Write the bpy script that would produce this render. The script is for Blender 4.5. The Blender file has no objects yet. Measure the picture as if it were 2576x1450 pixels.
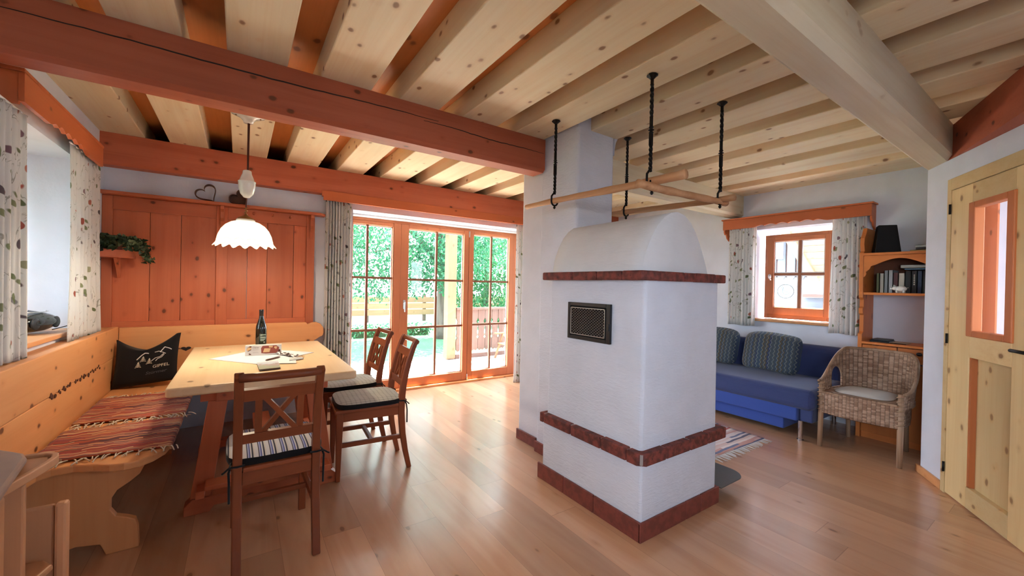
import bpy, bmesh, math, random
from mathutils import Vector, Matrix
from math import sin, cos, pi, radians, sqrt, floor
random.seed(7)
C = bpy.context.scene.collection
SC = bpy.context.scene

# ------------------------------------------------------------------ camera
cam_d = bpy.data.cameras.new('camera')
cam = bpy.data.objects.new('camera', cam_d); C.objects.link(cam)
cam_d.sensor_fit = 'HORIZONTAL'; cam_d.sensor_width = 36.0
cam_d.lens = 36.0 * 1009.0 / 2576.0
cam_d.clip_start = 0.05; cam_d.clip_end = 200
YAW, PITCH, ROLL = radians(34.2), radians(-0.31), radians(-1.185)
fw = Vector((sin(YAW)*cos(PITCH), cos(YAW)*cos(PITCH), sin(PITCH)))
rt0 = Vector((cos(YAW), -sin(YAW), 0)); dn0 = fw.cross(rt0)
rt = cos(ROLL)*rt0 + sin(ROLL)*dn0
dn = -sin(ROLL)*rt0 + cos(ROLL)*dn0
M = Matrix.Identity(4)
for i in range(3):
    M[i][0] = rt[i]; M[i][1] = -dn[i]; M[i][2] = -fw[i]
M[2][3] = 1.3
cam.matrix_world = M
SC.camera = cam

# ------------------------------------------------------------------ world, sun, exposure
SC.view_settings.view_transform = 'Standard'
SC.view_settings.look = 'None'
SC.view_settings.gamma = 1.0
SC.view_settings.use_curve_mapping = False
SC.view_settings.exposure = 1.72
world = bpy.data.worlds.new('sky'); SC.world = world
world.use_nodes = True
wn = world.node_tree.nodes; wl = world.node_tree.links
bg = wn['Background']
bg.inputs['Color'].default_value = (0.76, 0.88, 1.0, 1)
bg.inputs['Strength'].default_value = 6.0
sun_d = bpy.data.lights.new('sun', 'SUN'); sun_d.energy = 26.0; sun_d.angle = 0.009
sun_d.color = (1.0, 0.93, 0.82)
sun = bpy.data.objects.new('sun', sun_d); C.objects.link(sun)
sun.rotation_euler = Vector((0.30, 0.09, 0.95)).to_track_quat('Z', 'Y').to_euler()
sun.location = (3, 9, 12)

def portal(name, loc, rot, sx, sy):
    d = bpy.data.lights.new(name, 'AREA'); d.shape = 'RECTANGLE'; d.size = sx; d.size_y = sy
    d.cycles.is_portal = True
    o = bpy.data.objects.new(name, d); C.objects.link(o); o.location = loc; o.rotation_euler = rot
portal('portal_terrace', (2.17, 4.93, 1.05), (radians(-90), 0, 0), 2.3, 2.1)
portal('portal_left_window', (-1.36, 3.4, 1.5), (0, radians(-90), 0), 1.1, 1.0)
portal('portal_right_window', (5.3, 1.9, 1.48), (0, radians(90), 0), 1.0, 0.8)
portal('portal_fill_front', (2.25, -1.09, 1.56), (radians(90), 0, 0), 1.0, 1.12)
portal('portal_fill_left', (-1.36, -1.2, 1.52), (0, radians(-90), 0), 1.15, 2.0)

cy = SC.cycles
cy.use_denoising = True
cy.max_bounces = 7; cy.diffuse_bounces = 4; cy.glossy_bounces = 3; cy.transmission_bounces = 4
cy.transparent_max_bounces = 10
cy.use_adaptive_sampling = True; cy.adaptive_threshold = 0.04
cy.sample_clamp_indirect = 6.0
cy.caustics_reflective = False; cy.caustics_refractive = False

# ------------------------------------------------------------------ materials
def new_mat(name):
    m = bpy.data.materials.new(name); m.use_nodes = True
    nt = m.node_tree
    return m, nt, nt.nodes, nt.links, nt.nodes['Principled BSDF']

def N(nt, typ, **kw):
    n = nt.nodes.new(typ)
    for k, v in kw.items():
        setattr(n, k, v)
    return n

def plain(name, col, rough=0.6, metal=0.0, spec=0.5, coat=0.0, emit=None, es=0):
    m, nt, ns, ln, p = new_mat(name)
    p.inputs['Base Color'].default_value = (*col, 1)
    p.inputs['Roughness'].default_value = rough
    p.inputs['Metallic'].default_value = metal
    p.inputs['Specular IOR Level'].default_value = spec
    p.inputs['Coat Weight'].default_value = coat
    if emit:
        p.inputs['Emission Color'].default_value = (*emit, 1)
        p.inputs['Emission Strength'].default_value = es
    # fine mottling so that no surface is perfectly even
    tc = N(nt, 'ShaderNodeTexCoord'); nz = N(nt, 'ShaderNodeTexNoise')
    nz.inputs['Scale'].default_value = 22; nz.inputs['Detail'].default_value = 4
    ln.new(tc.outputs['Object'], nz.inputs['Vector'])
    mr = N(nt, 'ShaderNodeMapRange'); mr.inputs['To Min'].default_value = 0.9; mr.inputs['To Max'].default_value = 1.06
    ln.new(nz.outputs['Fac'], mr.inputs['Value'])
    hs = N(nt, 'ShaderNodeHueSaturation'); hs.inputs['Color'].default_value = (*col, 1)
    ln.new(mr.outputs['Result'], hs.inputs['Value']); ln.new(hs.outputs['Color'], p.inputs['Base Color'])
    return m

def math_node(nt, op, a, b=None, clamp=False):
    n = N(nt, 'ShaderNodeMath', operation=op); n.use_clamp = clamp
    for i, x in enumerate((a, b)):
        if x is None: continue
        if isinstance(x, (int, float)): n.inputs[i].default_value = x
        else: nt.links.new(x, n.inputs[i])
    return n.outputs[0]

def smooth(nt, val, a, b, lo=0.0, hi=1.0):
    n = N(nt, 'ShaderNodeMapRange', interpolation_type='SMOOTHSTEP')
    nt.links.new(val, n.inputs['Value'])
    n.inputs['From Min'].default_value = a; n.inputs['From Max'].default_value = b
    n.inputs['To Min'].default_value = lo; n.inputs['To Max'].default_value = hi
    return n.outputs['Result']

def mix_col(nt, fac, a, b, blend='MIX'):
    n = N(nt, 'ShaderNodeMix', data_type='RGBA', blend_type=blend)
    for sock, x in ((n.inputs['Factor'], fac), (n.inputs['A'], a), (n.inputs['B'], b)):
        if isinstance(x, (int, float)): sock.default_value = x
        elif isinstance(x, tuple): sock.default_value = (*x, 1)
        else: nt.links.new(x, sock)
    return n.outputs['Result']

def wood(name, base, dark, axis='x', knots=1.0, rough=0.45, coat=0.0, grain=0.5, knotcol=(0.10, 0.03, 0.012), vary=0.12, bump=0.15, spec=0.4, ks=(4.2, 6.5)):
    m, nt, ns, ln, p = new_mat(name)
    tc = N(nt, 'ShaderNodeTexCoord'); oi = N(nt, 'ShaderNodeObjectInfo')
    off = N(nt, 'ShaderNodeVectorMath', operation='MULTIPLY_ADD')
    cmb = N(nt, 'ShaderNodeCombineXYZ')
    for i in range(3): ln.new(oi.outputs['Random'], cmb.inputs[i])
    ln.new(cmb.outputs[0], off.inputs[0]); off.inputs[1].default_value = (7.3, 11.1, 5.7)
    ln.new(tc.outputs['Object'], off.inputs[2])
    ai = 'xyz'.index(axis)
    def mp(al, cr):
        n = N(nt, 'ShaderNodeMapping'); s = [cr]*3; s[ai] = al
        n.inputs['Scale'].default_value = s
        ln.new(off.outputs[0], n.inputs['Vector']); return n.outputs[0]
    n1 = N(nt, 'ShaderNodeTexNoise'); n1.inputs['Scale'].default_value = 1; n1.inputs['Detail'].default_value = 5; n1.inputs['Distortion'].default_value = 0.6
    ln.new(mp(0.9, 13), n1.inputs['Vector'])
    n2 = N(nt, 'ShaderNodeTexNoise'); n2.inputs['Scale'].default_value = 1; n2.inputs['Detail'].default_value = 3
    ln.new(mp(2.0, 90), n2.inputs['Vector'])
    g = math_node(nt, 'ADD', smooth(nt, n1.outputs['Fac'], 0.35, 0.72), math_node(nt, 'MULTIPLY', smooth(nt, n2.outputs['Fac'], 0.4, 0.75), 0.45))
    g = math_node(nt, 'MULTIPLY', g, grain, True)
    col = mix_col(nt, g, base, dark)
    n3 = N(nt, 'ShaderNodeTexNoise'); n3.inputs['Scale'].default_value = 1
    ln.new(mp(0.8, 2.6), n3.inputs['Vector'])
    hs = N(nt, 'ShaderNodeHueSaturation')
    v = math_node(nt, 'ADD', smooth(nt, n3.outputs['Fac'], 0.25, 0.75, 0.90, 1.08), smooth(nt, oi.outputs['Random'], 0, 1, -vary, vary))
    ln.new(v, hs.inputs['Value']); ln.new(col, hs.inputs['Color'])
    col = hs.outputs['Color']
    if knots > 0:
        vo = N(nt, 'ShaderNodeTexVoronoi'); vo.inputs['Scale'].default_value = 1
        ln.new(mp(*ks), vo.inputs['Vector'])
        # ragged knots
        nn = N(nt, 'ShaderNodeTexNoise'); nn.inputs['Scale'].default_value = 30
        ln.new(off.outputs[0], nn.inputs['Vector'])
        d = math_node(nt, 'ADD', vo.outputs['Distance'], math_node(nt, 'MULTIPLY', math_node(nt, 'SUBTRACT', nn.outputs['Fac'], 0.5), 0.09))
        halo = smooth(nt, d, 0.10, 0.26, 0.5*knots, 0.0)
        col = mix_col(nt, halo, col, dark)
        core = smooth(nt, d, 0.07, 0.15, min(1, 0.9*knots), 0.0)
        col = mix_col(nt, core, col, knotcol)
    ln.new(col, p.inputs['Base Color'])
    p.inputs['Roughness'].default_value = rough; p.inputs['Coat Weight'].default_value = coat
    p.inputs['Coat Roughness'].default_value = 0.2
    p.inputs['Specular IOR Level'].default_value = spec
    bp = N(nt, 'ShaderNodeBump'); bp.inputs['Strength'].default_value = bump; bp.inputs['Distance'].default_value = 0.004
    ln.new(n1.outputs['Fac'], bp.inputs['Height']); ln.new(bp.outputs['Normal'], p.inputs['Normal'])
    return m

_wc = {}
WOODS = {  # base, dark, knots, rough, grain
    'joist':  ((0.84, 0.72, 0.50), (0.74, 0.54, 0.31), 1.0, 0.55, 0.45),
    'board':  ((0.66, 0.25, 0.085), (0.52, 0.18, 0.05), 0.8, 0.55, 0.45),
    'beam':   ((0.53, 0.14, 0.068), (0.40, 0.085, 0.036), 1.0, 0.55, 0.45),
    'cream':  ((0.76, 0.68, 0.52), (0.66, 0.52, 0.34), 0.6, 0.6, 0.45),
    'panel':  ((0.57, 0.155, 0.065), (0.46, 0.10, 0.038), 1.0, 0.42, 0.4),
    'valance': ((0.58, 0.145, 0.048), (0.50, 0.125, 0.035), 0.7, 0.45, 0.4),
    'bench':  ((0.76, 0.36, 0.15), (0.64, 0.25, 0.085), 1.0, 0.42, 0.35),
    'table':  ((0.78, 0.57, 0.35), (0.68, 0.43, 0.22), 0.7, 0.38, 0.35),
    'chair':  ((0.27, 0.068, 0.024), (0.18, 0.04, 0.014), 0.0, 0.38, 0.4),
    'window': ((0.56, 0.195, 0.085), (0.46, 0.14, 0.055), 0.2, 0.42, 0.3),
    'door':   ((0.78, 0.58, 0.30), (0.66, 0.40, 0.16), 0.9, 0.5, 0.35),
    'trim':   ((0.58, 0.18, 0.055), (0.46, 0.12, 0.04), 0.3, 0.5, 0.35),
    'pole':   ((0.60, 0.33, 0.17), (0.42, 0.19, 0.08), 1.0, 0.55, 0.5),
    'shelf':  ((0.62, 0.20, 0.05), (0.50, 0.13, 0.03), 0.8, 0.45, 0.4),
    'high':   ((0.66, 0.33, 0.17), (0.56, 0.25, 0.11), 0.1, 0.5, 0.3),
    'out':    ((0.22, 0.125, 0.068), (0.17, 0.09, 0.045), 0.6, 0.7, 0.5),
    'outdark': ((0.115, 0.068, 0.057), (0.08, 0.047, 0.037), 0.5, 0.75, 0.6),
    'grey':   ((0.13, 0.145, 0.18), (0.085, 0.095, 0.12), 0.3, 0.8, 0.6),
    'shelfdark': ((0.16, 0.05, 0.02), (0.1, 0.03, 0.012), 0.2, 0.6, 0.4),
    'bars':   ((0.26, 0.10, 0.05), (0.2, 0.07, 0.035), 0.0, 0.5, 0.3),  # window timber darkened to stand in for its backlit shade
    'sill':   ((0.66, 0.33, 0.15), (0.55, 0.24, 0.09), 0.3, 0.35, 0.35),
}
KNOT = {'door': (0.28, 0.13, 0.055), 'joist': (0.26, 0.12, 0.055), 'cream': (0.3, 0.17, 0.09), 'board': (0.16, 0.05, 0.02)}
def W(kind, axis):
    k = (kind, axis)
    if k not in _wc:
        b, d, kn, r, g = WOODS[kind]
        _wc[k] = wood(f'{kind}_wood_{axis}', b, d, axis, kn, r, grain=g, knotcol=KNOT.get(kind, (0.12, 0.036, 0.014)), ks=(6.0, 9.0) if kind in ('bench', 'panel', 'table', 'beam', 'joist', 'door', 'valance') else (4.2, 6.5))
    return _wc[k]

def plaster(name, col, scale=60, strength=0.25, stroke=False, dist=0.004):
    m, nt, ns, ln, p = new_mat(name)
    tc = N(nt, 'ShaderNodeTexCoord'); mp = N(nt, 'ShaderNodeMapping')
    ln.new(tc.outputs['Object'], mp.inputs['Vector'])
    if stroke: mp.inputs['Scale'].default_value = (0.5, 0.5, 2.2)
    nz = N(nt, 'ShaderNodeTexNoise'); nz.inputs['Scale'].default_value = scale; nz.inputs['Detail'].default_value = 6; nz.inputs['Distortion'].default_value = 0.8 if stroke else 0
    ln.new(mp.outputs[0], nz.inputs['Vector'])
    n2 = N(nt, 'ShaderNodeTexNoise'); n2.inputs['Scale'].default_value = 5; n2.inputs['Detail'].default_value = 3
    ln.new(tc.outputs['Object'], n2.inputs['Vector'])
    hs = N(nt, 'ShaderNodeHueSaturation'); hs.inputs['Color'].default_value = (*col, 1)
    ln.new(smooth(nt, n2.outputs['Fac'], 0.3, 0.7, 0.96, 1.02), hs.inputs['Value'])
    ln.new(hs.outputs['Color'], p.inputs['Base Color'])
    p.inputs['Roughness'].default_value = 0.85; p.inputs['Specular IOR Level'].default_value = 0.2
    bp = N(nt, 'ShaderNodeBump'); bp.inputs['Strength'].default_value = strength; bp.inputs['Distance'].default_value = dist
    h = math_node(nt, 'ADD', nz.outputs['Fac'], math_node(nt, 'MULTIPLY', n2.outputs['Fac'], 2.0)) if stroke else nz.outputs['Fac']
    ln.new(h, bp.inputs['Height']); ln.new(bp.outputs['Normal'], p.inputs['Normal'])
    return m

M_WALL = plaster('white_wall_plaster', (0.73, 0.76, 0.86))
M_STOVE = plaster('rough_white_plaster', (0.72, 0.75, 0.86), 38, 0.55, True, 0.008)
M_DOME = plaster('brushed_cream_plaster', (0.75, 0.76, 0.80), 30, 0.4, True, 0.006)

def floor_mat():
    m, nt, ns, ln, p = new_mat('pine_floor_boards')
    tc = N(nt, 'ShaderNodeTexCoord'); sp = N(nt, 'ShaderNodeSeparateXYZ'); ln.new(tc.outputs['Object'], sp.inputs[0])
    bw = 0.185
    u = math_node(nt, 'DIVIDE', sp.outputs[0], bw); iu = math_node(nt, 'FLOOR', u); fu = math_node(nt, 'SUBTRACT', u, iu)
    w1 = N(nt, 'ShaderNodeTexWhiteNoise', noise_dimensions='1D'); ln.new(iu, w1.inputs['W'])
    yo = math_node(nt, 'DIVIDE', math_node(nt, 'ADD', sp.outputs[1], math_node(nt, 'MULTIPLY', w1.outputs['Value'], 7.0)), 2.1)
    iy = math_node(nt, 'FLOOR', yo); fy = math_node(nt, 'SUBTRACT', yo, iy)
    cid = math_node(nt, 'ADD', math_node(nt, 'MULTIPLY', iu, 13.7), math_node(nt, 'MULTIPLY', iy, 5.3))
    w2 = N(nt, 'ShaderNodeTexWhiteNoise', noise_dimensions='1D'); ln.new(cid, w2.inputs['W'])
    cmb = N(nt, 'ShaderNodeCombineXYZ')
    ln.new(math_node(nt, 'MULTIPLY', sp.outputs[0], 11), cmb.inputs[0]); ln.new(math_node(nt, 'MULTIPLY', sp.outputs[1], 1.1), cmb.inputs[1]); ln.new(math_node(nt, 'MULTIPLY', w2.outputs['Value'], 60), cmb.inputs[2])
    n1 = N(nt, 'ShaderNodeTexNoise'); n1.inputs['Scale'].default_value = 1; n1.inputs['Detail'].default_value = 5; n1.inputs['Distortion'].default_value = 0.9
    ln.new(cmb.outputs[0], n1.inputs['Vector'])
    col = mix_col(nt, smooth(nt, n1.outputs['Fac'], 0.35, 0.75, 0, 0.6), (0.62, 0.35, 0.205), (0.50, 0.235, 0.12))
    hs = N(nt, 'ShaderNodeHueSaturation'); ln.new(col, hs.inputs['Color'])
    ln.new(smooth(nt, w2.outputs['Value'], 0, 1, 0.80, 1.10), hs.inputs['Value'])
    col = hs.outputs['Color']
    c2 = N(nt, 'ShaderNodeCombineXYZ')
    ln.new(math_node(nt, 'MULTIPLY', sp.outputs[0], 7), c2.inputs[0]); ln.new(math_node(nt, 'MULTIPLY', sp.outputs[1], 3.4), c2.inputs[1]); ln.new(math_node(nt, 'MULTIPLY', w2.outputs['Value'], 30), c2.inputs[2])
    vo = N(nt, 'ShaderNodeTexVoronoi'); vo.inputs['Scale'].default_value = 1; ln.new(c2.outputs[0], vo.inputs['Vector'])
    col = mix_col(nt, smooth(nt, vo.outputs['Distance'], 0.06, 0.2, 0.5, 0), col, (0.5, 0.24, 0.1))
    col = mix_col(nt, smooth(nt, vo.outputs['Distance'], 0.05, 0.10, 0.8, 0), col, (0.2, 0.08, 0.035))
    seam = math_node(nt, 'MAXIMUM', smooth(nt, math_node(nt, 'ABSOLUTE', math_node(nt, 'SUBTRACT', fu, 0.5)), 0.492, 0.499), smooth(nt, math_node(nt, 'ABSOLUTE', math_node(nt, 'SUBTRACT', fy, 0.5)), 0.4988, 0.4998))
    col = mix_col(nt, math_node(nt, 'MULTIPLY', seam, 0.55), col, (0.2, 0.09, 0.04))
    ln.new(col, p.inputs['Base Color'])
    p.inputs['Roughness'].default_value = 0.3; p.inputs['Specular IOR Level'].default_value = 0.5
    p.inputs['Coat Weight'].default_value = 0.6; p.inputs['Coat Roughness'].default_value = 0.2
    bp = N(nt, 'ShaderNodeBump'); bp.inputs['Strength'].default_value = 0.12; bp.inputs['Distance'].default_value = 0.003
    ln.new(math_node(nt, 'SUBTRACT', math_node(nt, 'MULTIPLY', n1.outputs['Fac'], 0.5), seam), bp.inputs['Height']); ln.new(bp.outputs['Normal'], p.inputs['Normal'])
    return m

def brick_mat(name, base, dark, pits=1.0):
    m, nt, ns, ln, p = new_mat(name)
    tc = N(nt, 'ShaderNodeTexCoord'); n1 = N(nt, 'ShaderNodeTexNoise'); n1.inputs['Scale'].default_value = 26; n1.inputs['Detail'].default_value = 6
    ln.new(tc.outputs['Object'], n1.inputs['Vector'])
    col = mix_col(nt, smooth(nt, n1.outputs['Fac'], 0.35, 0.65), base, dark)
    n2 = N(nt, 'ShaderNodeTexNoise'); n2.inputs['Scale'].default_value = 60; ln.new(tc.outputs['Object'], n2.inputs['Vector'])
    col = mix_col(nt, smooth(nt, n2.outputs['Fac'], 0.62, 0.72, 0, 0.7*pits), col, (0.04, 0.015, 0.012))
    ln.new(col, p.inputs['Base Color']); p.inputs['Roughness'].default_value = 0.55 if pits < 0.5 else 0.75
    bp = N(nt, 'ShaderNodeBump'); bp.inputs['Strength'].default_value = 0.6*pits; bp.inputs['Distance'].default_value = 0.006
    ln.new(n1.outputs['Fac'], bp.inputs['Height']); ln.new(bp.outputs['Normal'], p.inputs['Normal'])
    return m
M_BRICK = brick_mat('weathered_red_brick', (0.25, 0.055, 0.04), (0.10, 0.025, 0.02))
M_TILE = brick_mat('dark_red_clay_tile', (0.24, 0.055, 0.04), (0.17, 0.04, 0.03), 0.2)
M_GROUT = plain('grey_mortar', (0.42, 0.36, 0.34), 0.9)

def cloth_mat(name, build, rough=0.9, trans=0.0, weave=400):
    m, nt, ns, ln, p = new_mat(name)
    col = build(nt)
    if isinstance(col, tuple): p.inputs['Base Color'].default_value = (*col, 1)
    else: ln.new(col, p.inputs['Base Color'])
    p.inputs['Roughness'].default_value = rough; p.inputs['Specular IOR Level'].default_value = 0.15
    p.inputs['Sheen Weight'].default_value = 0.15
    tc = N(nt, 'ShaderNodeTexCoord'); nz = N(nt, 'ShaderNodeTexNoise'); nz.inputs['Scale'].default_value = weave
    ln.new(tc.outputs['Object'], nz.inputs['Vector'])
    bp = N(nt, 'ShaderNodeBump'); bp.inputs['Strength'].default_value = 0.25; bp.inputs['Distance'].default_value = 0.002
    ln.new(nz.outputs['Fac'], bp.inputs['Height']); ln.new(bp.outputs['Normal'], p.inputs['Normal'])
    if trans > 0:
        tr = N(nt, 'ShaderNodeBsdfTranslucent'); mx = N(nt, 'ShaderNodeMixShader'); mx.inputs[0].default_value = trans
        if isinstance(col, tuple): tr.inputs['Color'].default_value = (*col, 1)
        else: ln.new(col, tr.inputs['Color'])
        ln.new(p.outputs[0], mx.inputs[1]); ln.new(tr.outputs[0], mx.inputs[2])
        ln.new(mx.outputs[0], ns['Material Output'].inputs['Surface'])
    return m

def uv_vec(nt, sx=1, sy=1, ox=0, oy=0, src='UV', rot=0.0):
    tc = N(nt, 'ShaderNodeTexCoord'); mp = N(nt, 'ShaderNodeMapping'); mp.vector_type = 'POINT'
    r0 = N(nt, 'ShaderNodeVectorRotate', rotation_type='Z_AXIS'); r0.inputs['Angle'].default_value = rot
    mp.inputs['Scale'].default_value = (sx, sy, 1); mp.inputs['Location'].default_value = (ox, oy, 0)
    nt.links.new(tc.outputs[src], r0.inputs['Vector']); nt.links.new(r0.outputs[0], mp.inputs['Vector']); return mp.outputs[0]

def floral(nt):
    # cream cotton printed with sprigs, leaves and berries
    uv = uv_vec(nt)
    nd = N(nt, 'ShaderNodeTexNoise'); nd.inputs['Scale'].default_value = 14; nt.links.new(uv, nd.inputs['Vector'])
    col = (0.86, 0.85, 0.84)
    nb = N(nt, 'ShaderNodeTexNoise'); nb.inputs['Scale'].default_value = 7.0; nb.inputs['Detail'].default_value = 3; nb.inputs['Distortion'].default_value = 1.2
    nt.links.new(uv_vec(nt, 1.6, 0.8, 3, 1), nb.inputs['Vector'])
    line = smooth(nt, math_node(nt, 'ABSOLUTE', math_node(nt, 'SUBTRACT', nb.outputs['Fac'], 0.52)), 0.005, 0.012, 0.6, 0.0)
    nm = N(nt, 'ShaderNodeTexNoise'); nm.inputs['Scale'].default_value = 9; nt.links.new(uv_vec(nt, 1, 1, 7, 2), nm.inputs['Vector'])
    line = math_node(nt, 'MULTIPLY', line, smooth(nt, nm.outputs['Fac'], 0.45, 0.55))
    col = mix_col(nt, line, col, (0.20, 0.19, 0.14))
    FS = 0.68
    layers = [(13, 24, 0.27, 0.0, ((0.09, 0.05, 0.07), (0.13, 0.17, 0.05), (0.25, 0.28, 0.13), (0.30, 0.28, 0.30))),
              (26, 14, 0.25, 3.3, ((0.10, 0.06, 0.08), (0.42, 0.07, 0.04), (0.55, 0.17, 0.10), (0.22, 0.27, 0.12))),
              (13, 13, 0.2, 8.1, ((0.22, 0.10, 0.14), (0.36, 0.36, 0.22), (0.60, 0.14, 0.08), (0.18, 0.22, 0.10)))]
    for sx, sy, r, o, pal in layers:
        vo = N(nt, 'ShaderNodeTexVoronoi'); vo.inputs['Scale'].default_value = 1
        mv = N(nt, 'ShaderNodeVectorMath', operation='MULTIPLY_ADD')
        nt.links.new(nd.outputs['Color'], mv.inputs[0]); mv.inputs[1].default_value = (0.35, 0.35, 0); vo.inputs['Randomness'].default_value = 0.85
        nt.links.new(uv_vec(nt, sx*FS, sy*FS, o, o*0.7, rot=0.6-0.17*o), mv.inputs[2]); nt.links.new(mv.outputs[0], vo.inputs['Vector'])
        sc = N(nt, 'ShaderNodeSeparateColor'); nt.links.new(vo.outputs['Color'], sc.inputs[0])
        rp = N(nt, 'ShaderNodeValToRGB'); rp.color_ramp.interpolation = 'CONSTANT'
        el = rp.color_ramp.elements; el[0].color = (*pal[0], 1); el[1].position = 0.25; el[1].color = (*pal[1], 1)
        e = el.new(0.55); e.color = (*pal[2], 1); e = el.new(0.8); e.color = (*pal[3], 1)
        nt.links.new(sc.outputs[0], rp.inputs[0])
        present = math_node(nt, 'GREATER_THAN', sc.outputs[1], 0.22)
        mask = math_node(nt, 'MULTIPLY', smooth(nt, vo.outputs['Distance'], r*0.8, r, 0.9, 0.0), present)
        col = mix_col(nt, mask, col, rp.outputs[0])
    return col
M_CURTAIN = cloth_mat('floral_cotton_print', floral, 0.9, 0.35)

def stripes(nt, cols, src='Object', axis=0, freq=12, coord_off=0.0):
    tc = N(nt, 'ShaderNodeTexCoord'); sp = N(nt, 'ShaderNodeSeparateXYZ'); nt.links.new(tc.outputs[src], sp.inputs[0])
    t = math_node(nt, 'FRACT', math_node(nt, 'ADD', math_node(nt, 'MULTIPLY', sp.outputs[axis], freq), coord_off))
    rp = N(nt, 'ShaderNodeValToRGB'); rp.color_ramp.interpolation = 'CONSTANT'
    el = rp.color_ramp.elements
    el[0].position = 0; el[0].color = (*cols[0][1], 1); el[1].position = cols[1][0]; el[1].color = (*cols[1][1], 1)
    for ps, c in cols[2:]:
        e = el.new(ps); e.color = (*c, 1)
    nt.links.new(t, rp.inputs[0]); return rp.outputs[0]

def rag(nt, cols, axis=1, freq=45, src='Object', seed=0.0, brk=5.0):
    # woven rag strips: a random colour per weft row with streaks along it
    tc = N(nt, 'ShaderNodeTexCoord'); sp = N(nt, 'ShaderNodeSeparateXYZ'); nt.links.new(tc.outputs[src], sp.inputs[0])
    nz = N(nt, 'ShaderNodeTexNoise'); nz.inputs['Scale'].default_value = 5; nt.links.new(tc.outputs[src], nz.inputs['Vector'])
    row = math_node(nt, 'FLOOR', math_node(nt, 'ADD', math_node(nt, 'MULTIPLY', sp.outputs[axis], freq), math_node(nt, 'MULTIPLY', nz.outputs['Fac'], 1.6)))
    along = math_node(nt, 'FLOOR', math_node(nt, 'ADD', math_node(nt, 'MULTIPLY', sp.outputs[1-axis], brk), math_node(nt, 'MULTIPLY', row, 0.37)))
    w = N(nt, 'ShaderNodeTexWhiteNoise', noise_dimensions='2D')
    cv = N(nt, 'ShaderNodeCombineXYZ'); nt.links.new(math_node(nt, 'ADD', row, seed), cv.inputs[0]); nt.links.new(along, cv.inputs[1])
    nt.links.new(cv.outputs[0], w.inputs['Vector'])
    rp = N(nt, 'ShaderNodeValToRGB'); rp.color_ramp.interpolation = 'CONSTANT'
    el = rp.color_ramp.elements; n = len(cols)
    el[0].color = (*cols[0], 1); el[1].position = 1.0/n; el[1].color = (*cols[1], 1)
    for i in range(2, n):
        e = el.new(i/n); e.color = (*cols[i], 1)
    nt.links.new(w.outputs['Value'], rp.inputs[0]); return rp.outputs[0]

RAGC = [(0.34, 0.05, 0.035), (0.42, 0.10, 0.045), (0.22, 0.03, 0.035), (0.50, 0.22, 0.10), (0.14, 0.04, 0.045), (0.38, 0.07, 0.035), (0.08, 0.035, 0.04), (0.30, 0.09, 0.05), (0.26, 0.035, 0.03), (0.58, 0.36, 0.2)]
M_RAG = cloth_mat('red_rag_weave', lambda nt: rag(nt, RAGC, 1, 120), 0.95)
RUGC = [(0.62, 0.48, 0.48), (0.70, 0.55, 0.55), (0.10, 0.09, 0.16), (0.66, 0.58, 0.60), (0.50, 0.12, 0.12), (0.72, 0.62, 0.62), (0.14, 0.16, 0.30), (0.60, 0.42, 0.42), (0.75, 0.68, 0.66), (0.55, 0.30, 0.28)]
M_RUG = cloth_mat('pale_pink_rag_weave', lambda nt: rag(nt, RUGC, 1, 44, seed=4.0, brk=1.7), 0.95)
M_FRINGE = plain('cream_cotton_fringe', (0.66, 0.55, 0.44), 0.95)
M_FRINGEW = plain('white_cotton_fringe', (0.70, 0.66, 0.66), 0.95)
M_SEATSTRIPE = cloth_mat('blue_white_striped_cotton', lambda nt: stripes(nt, [(0, (0.62, 0.62, 0.66)), (0.30, (0.03, 0.03, 0.06)), (0.38, (0.34, 0.38, 0.62)), (0.5, (0.07, 0.09, 0.32)), (0.6, (0.6, 0.6, 0.64)), (0.72, (0.03, 0.03, 0.05)), (0.86, (0.6, 0.58, 0.56))], 'Object', 0, 22))
M_SEATGREY = cloth_mat('grey_pinstriped_cotton', lambda nt: mix_col(nt, 0.35, stripes(nt, [(0, (0.50, 0.51, 0.48)), (0.5, (0.46, 0.47, 0.45)), (0.78, (0.20, 0.20, 0.19)), (0.9, (0.46, 0.47, 0.44))], 'Object', 0, 30), stripes(nt, [(0, (0.55, 0.56, 0.53)), (0.7, (0.3, 0.3, 0.29))], 'Object', 1, 34)))
M_BLACKCLOTH = cloth_mat('black_cotton', lambda nt: (0.012, 0.011, 0.012), 0.9)
M_SOFA = cloth_mat('dark_blue_sofa_fabric', lambda nt: (0.045, 0.062, 0.17), 0.8, 0, 500)
M_SOFAF = cloth_mat('royal_blue_sofa_fabric', lambda nt: (0.045, 0.085, 0.34), 0.8, 0, 500)
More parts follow.
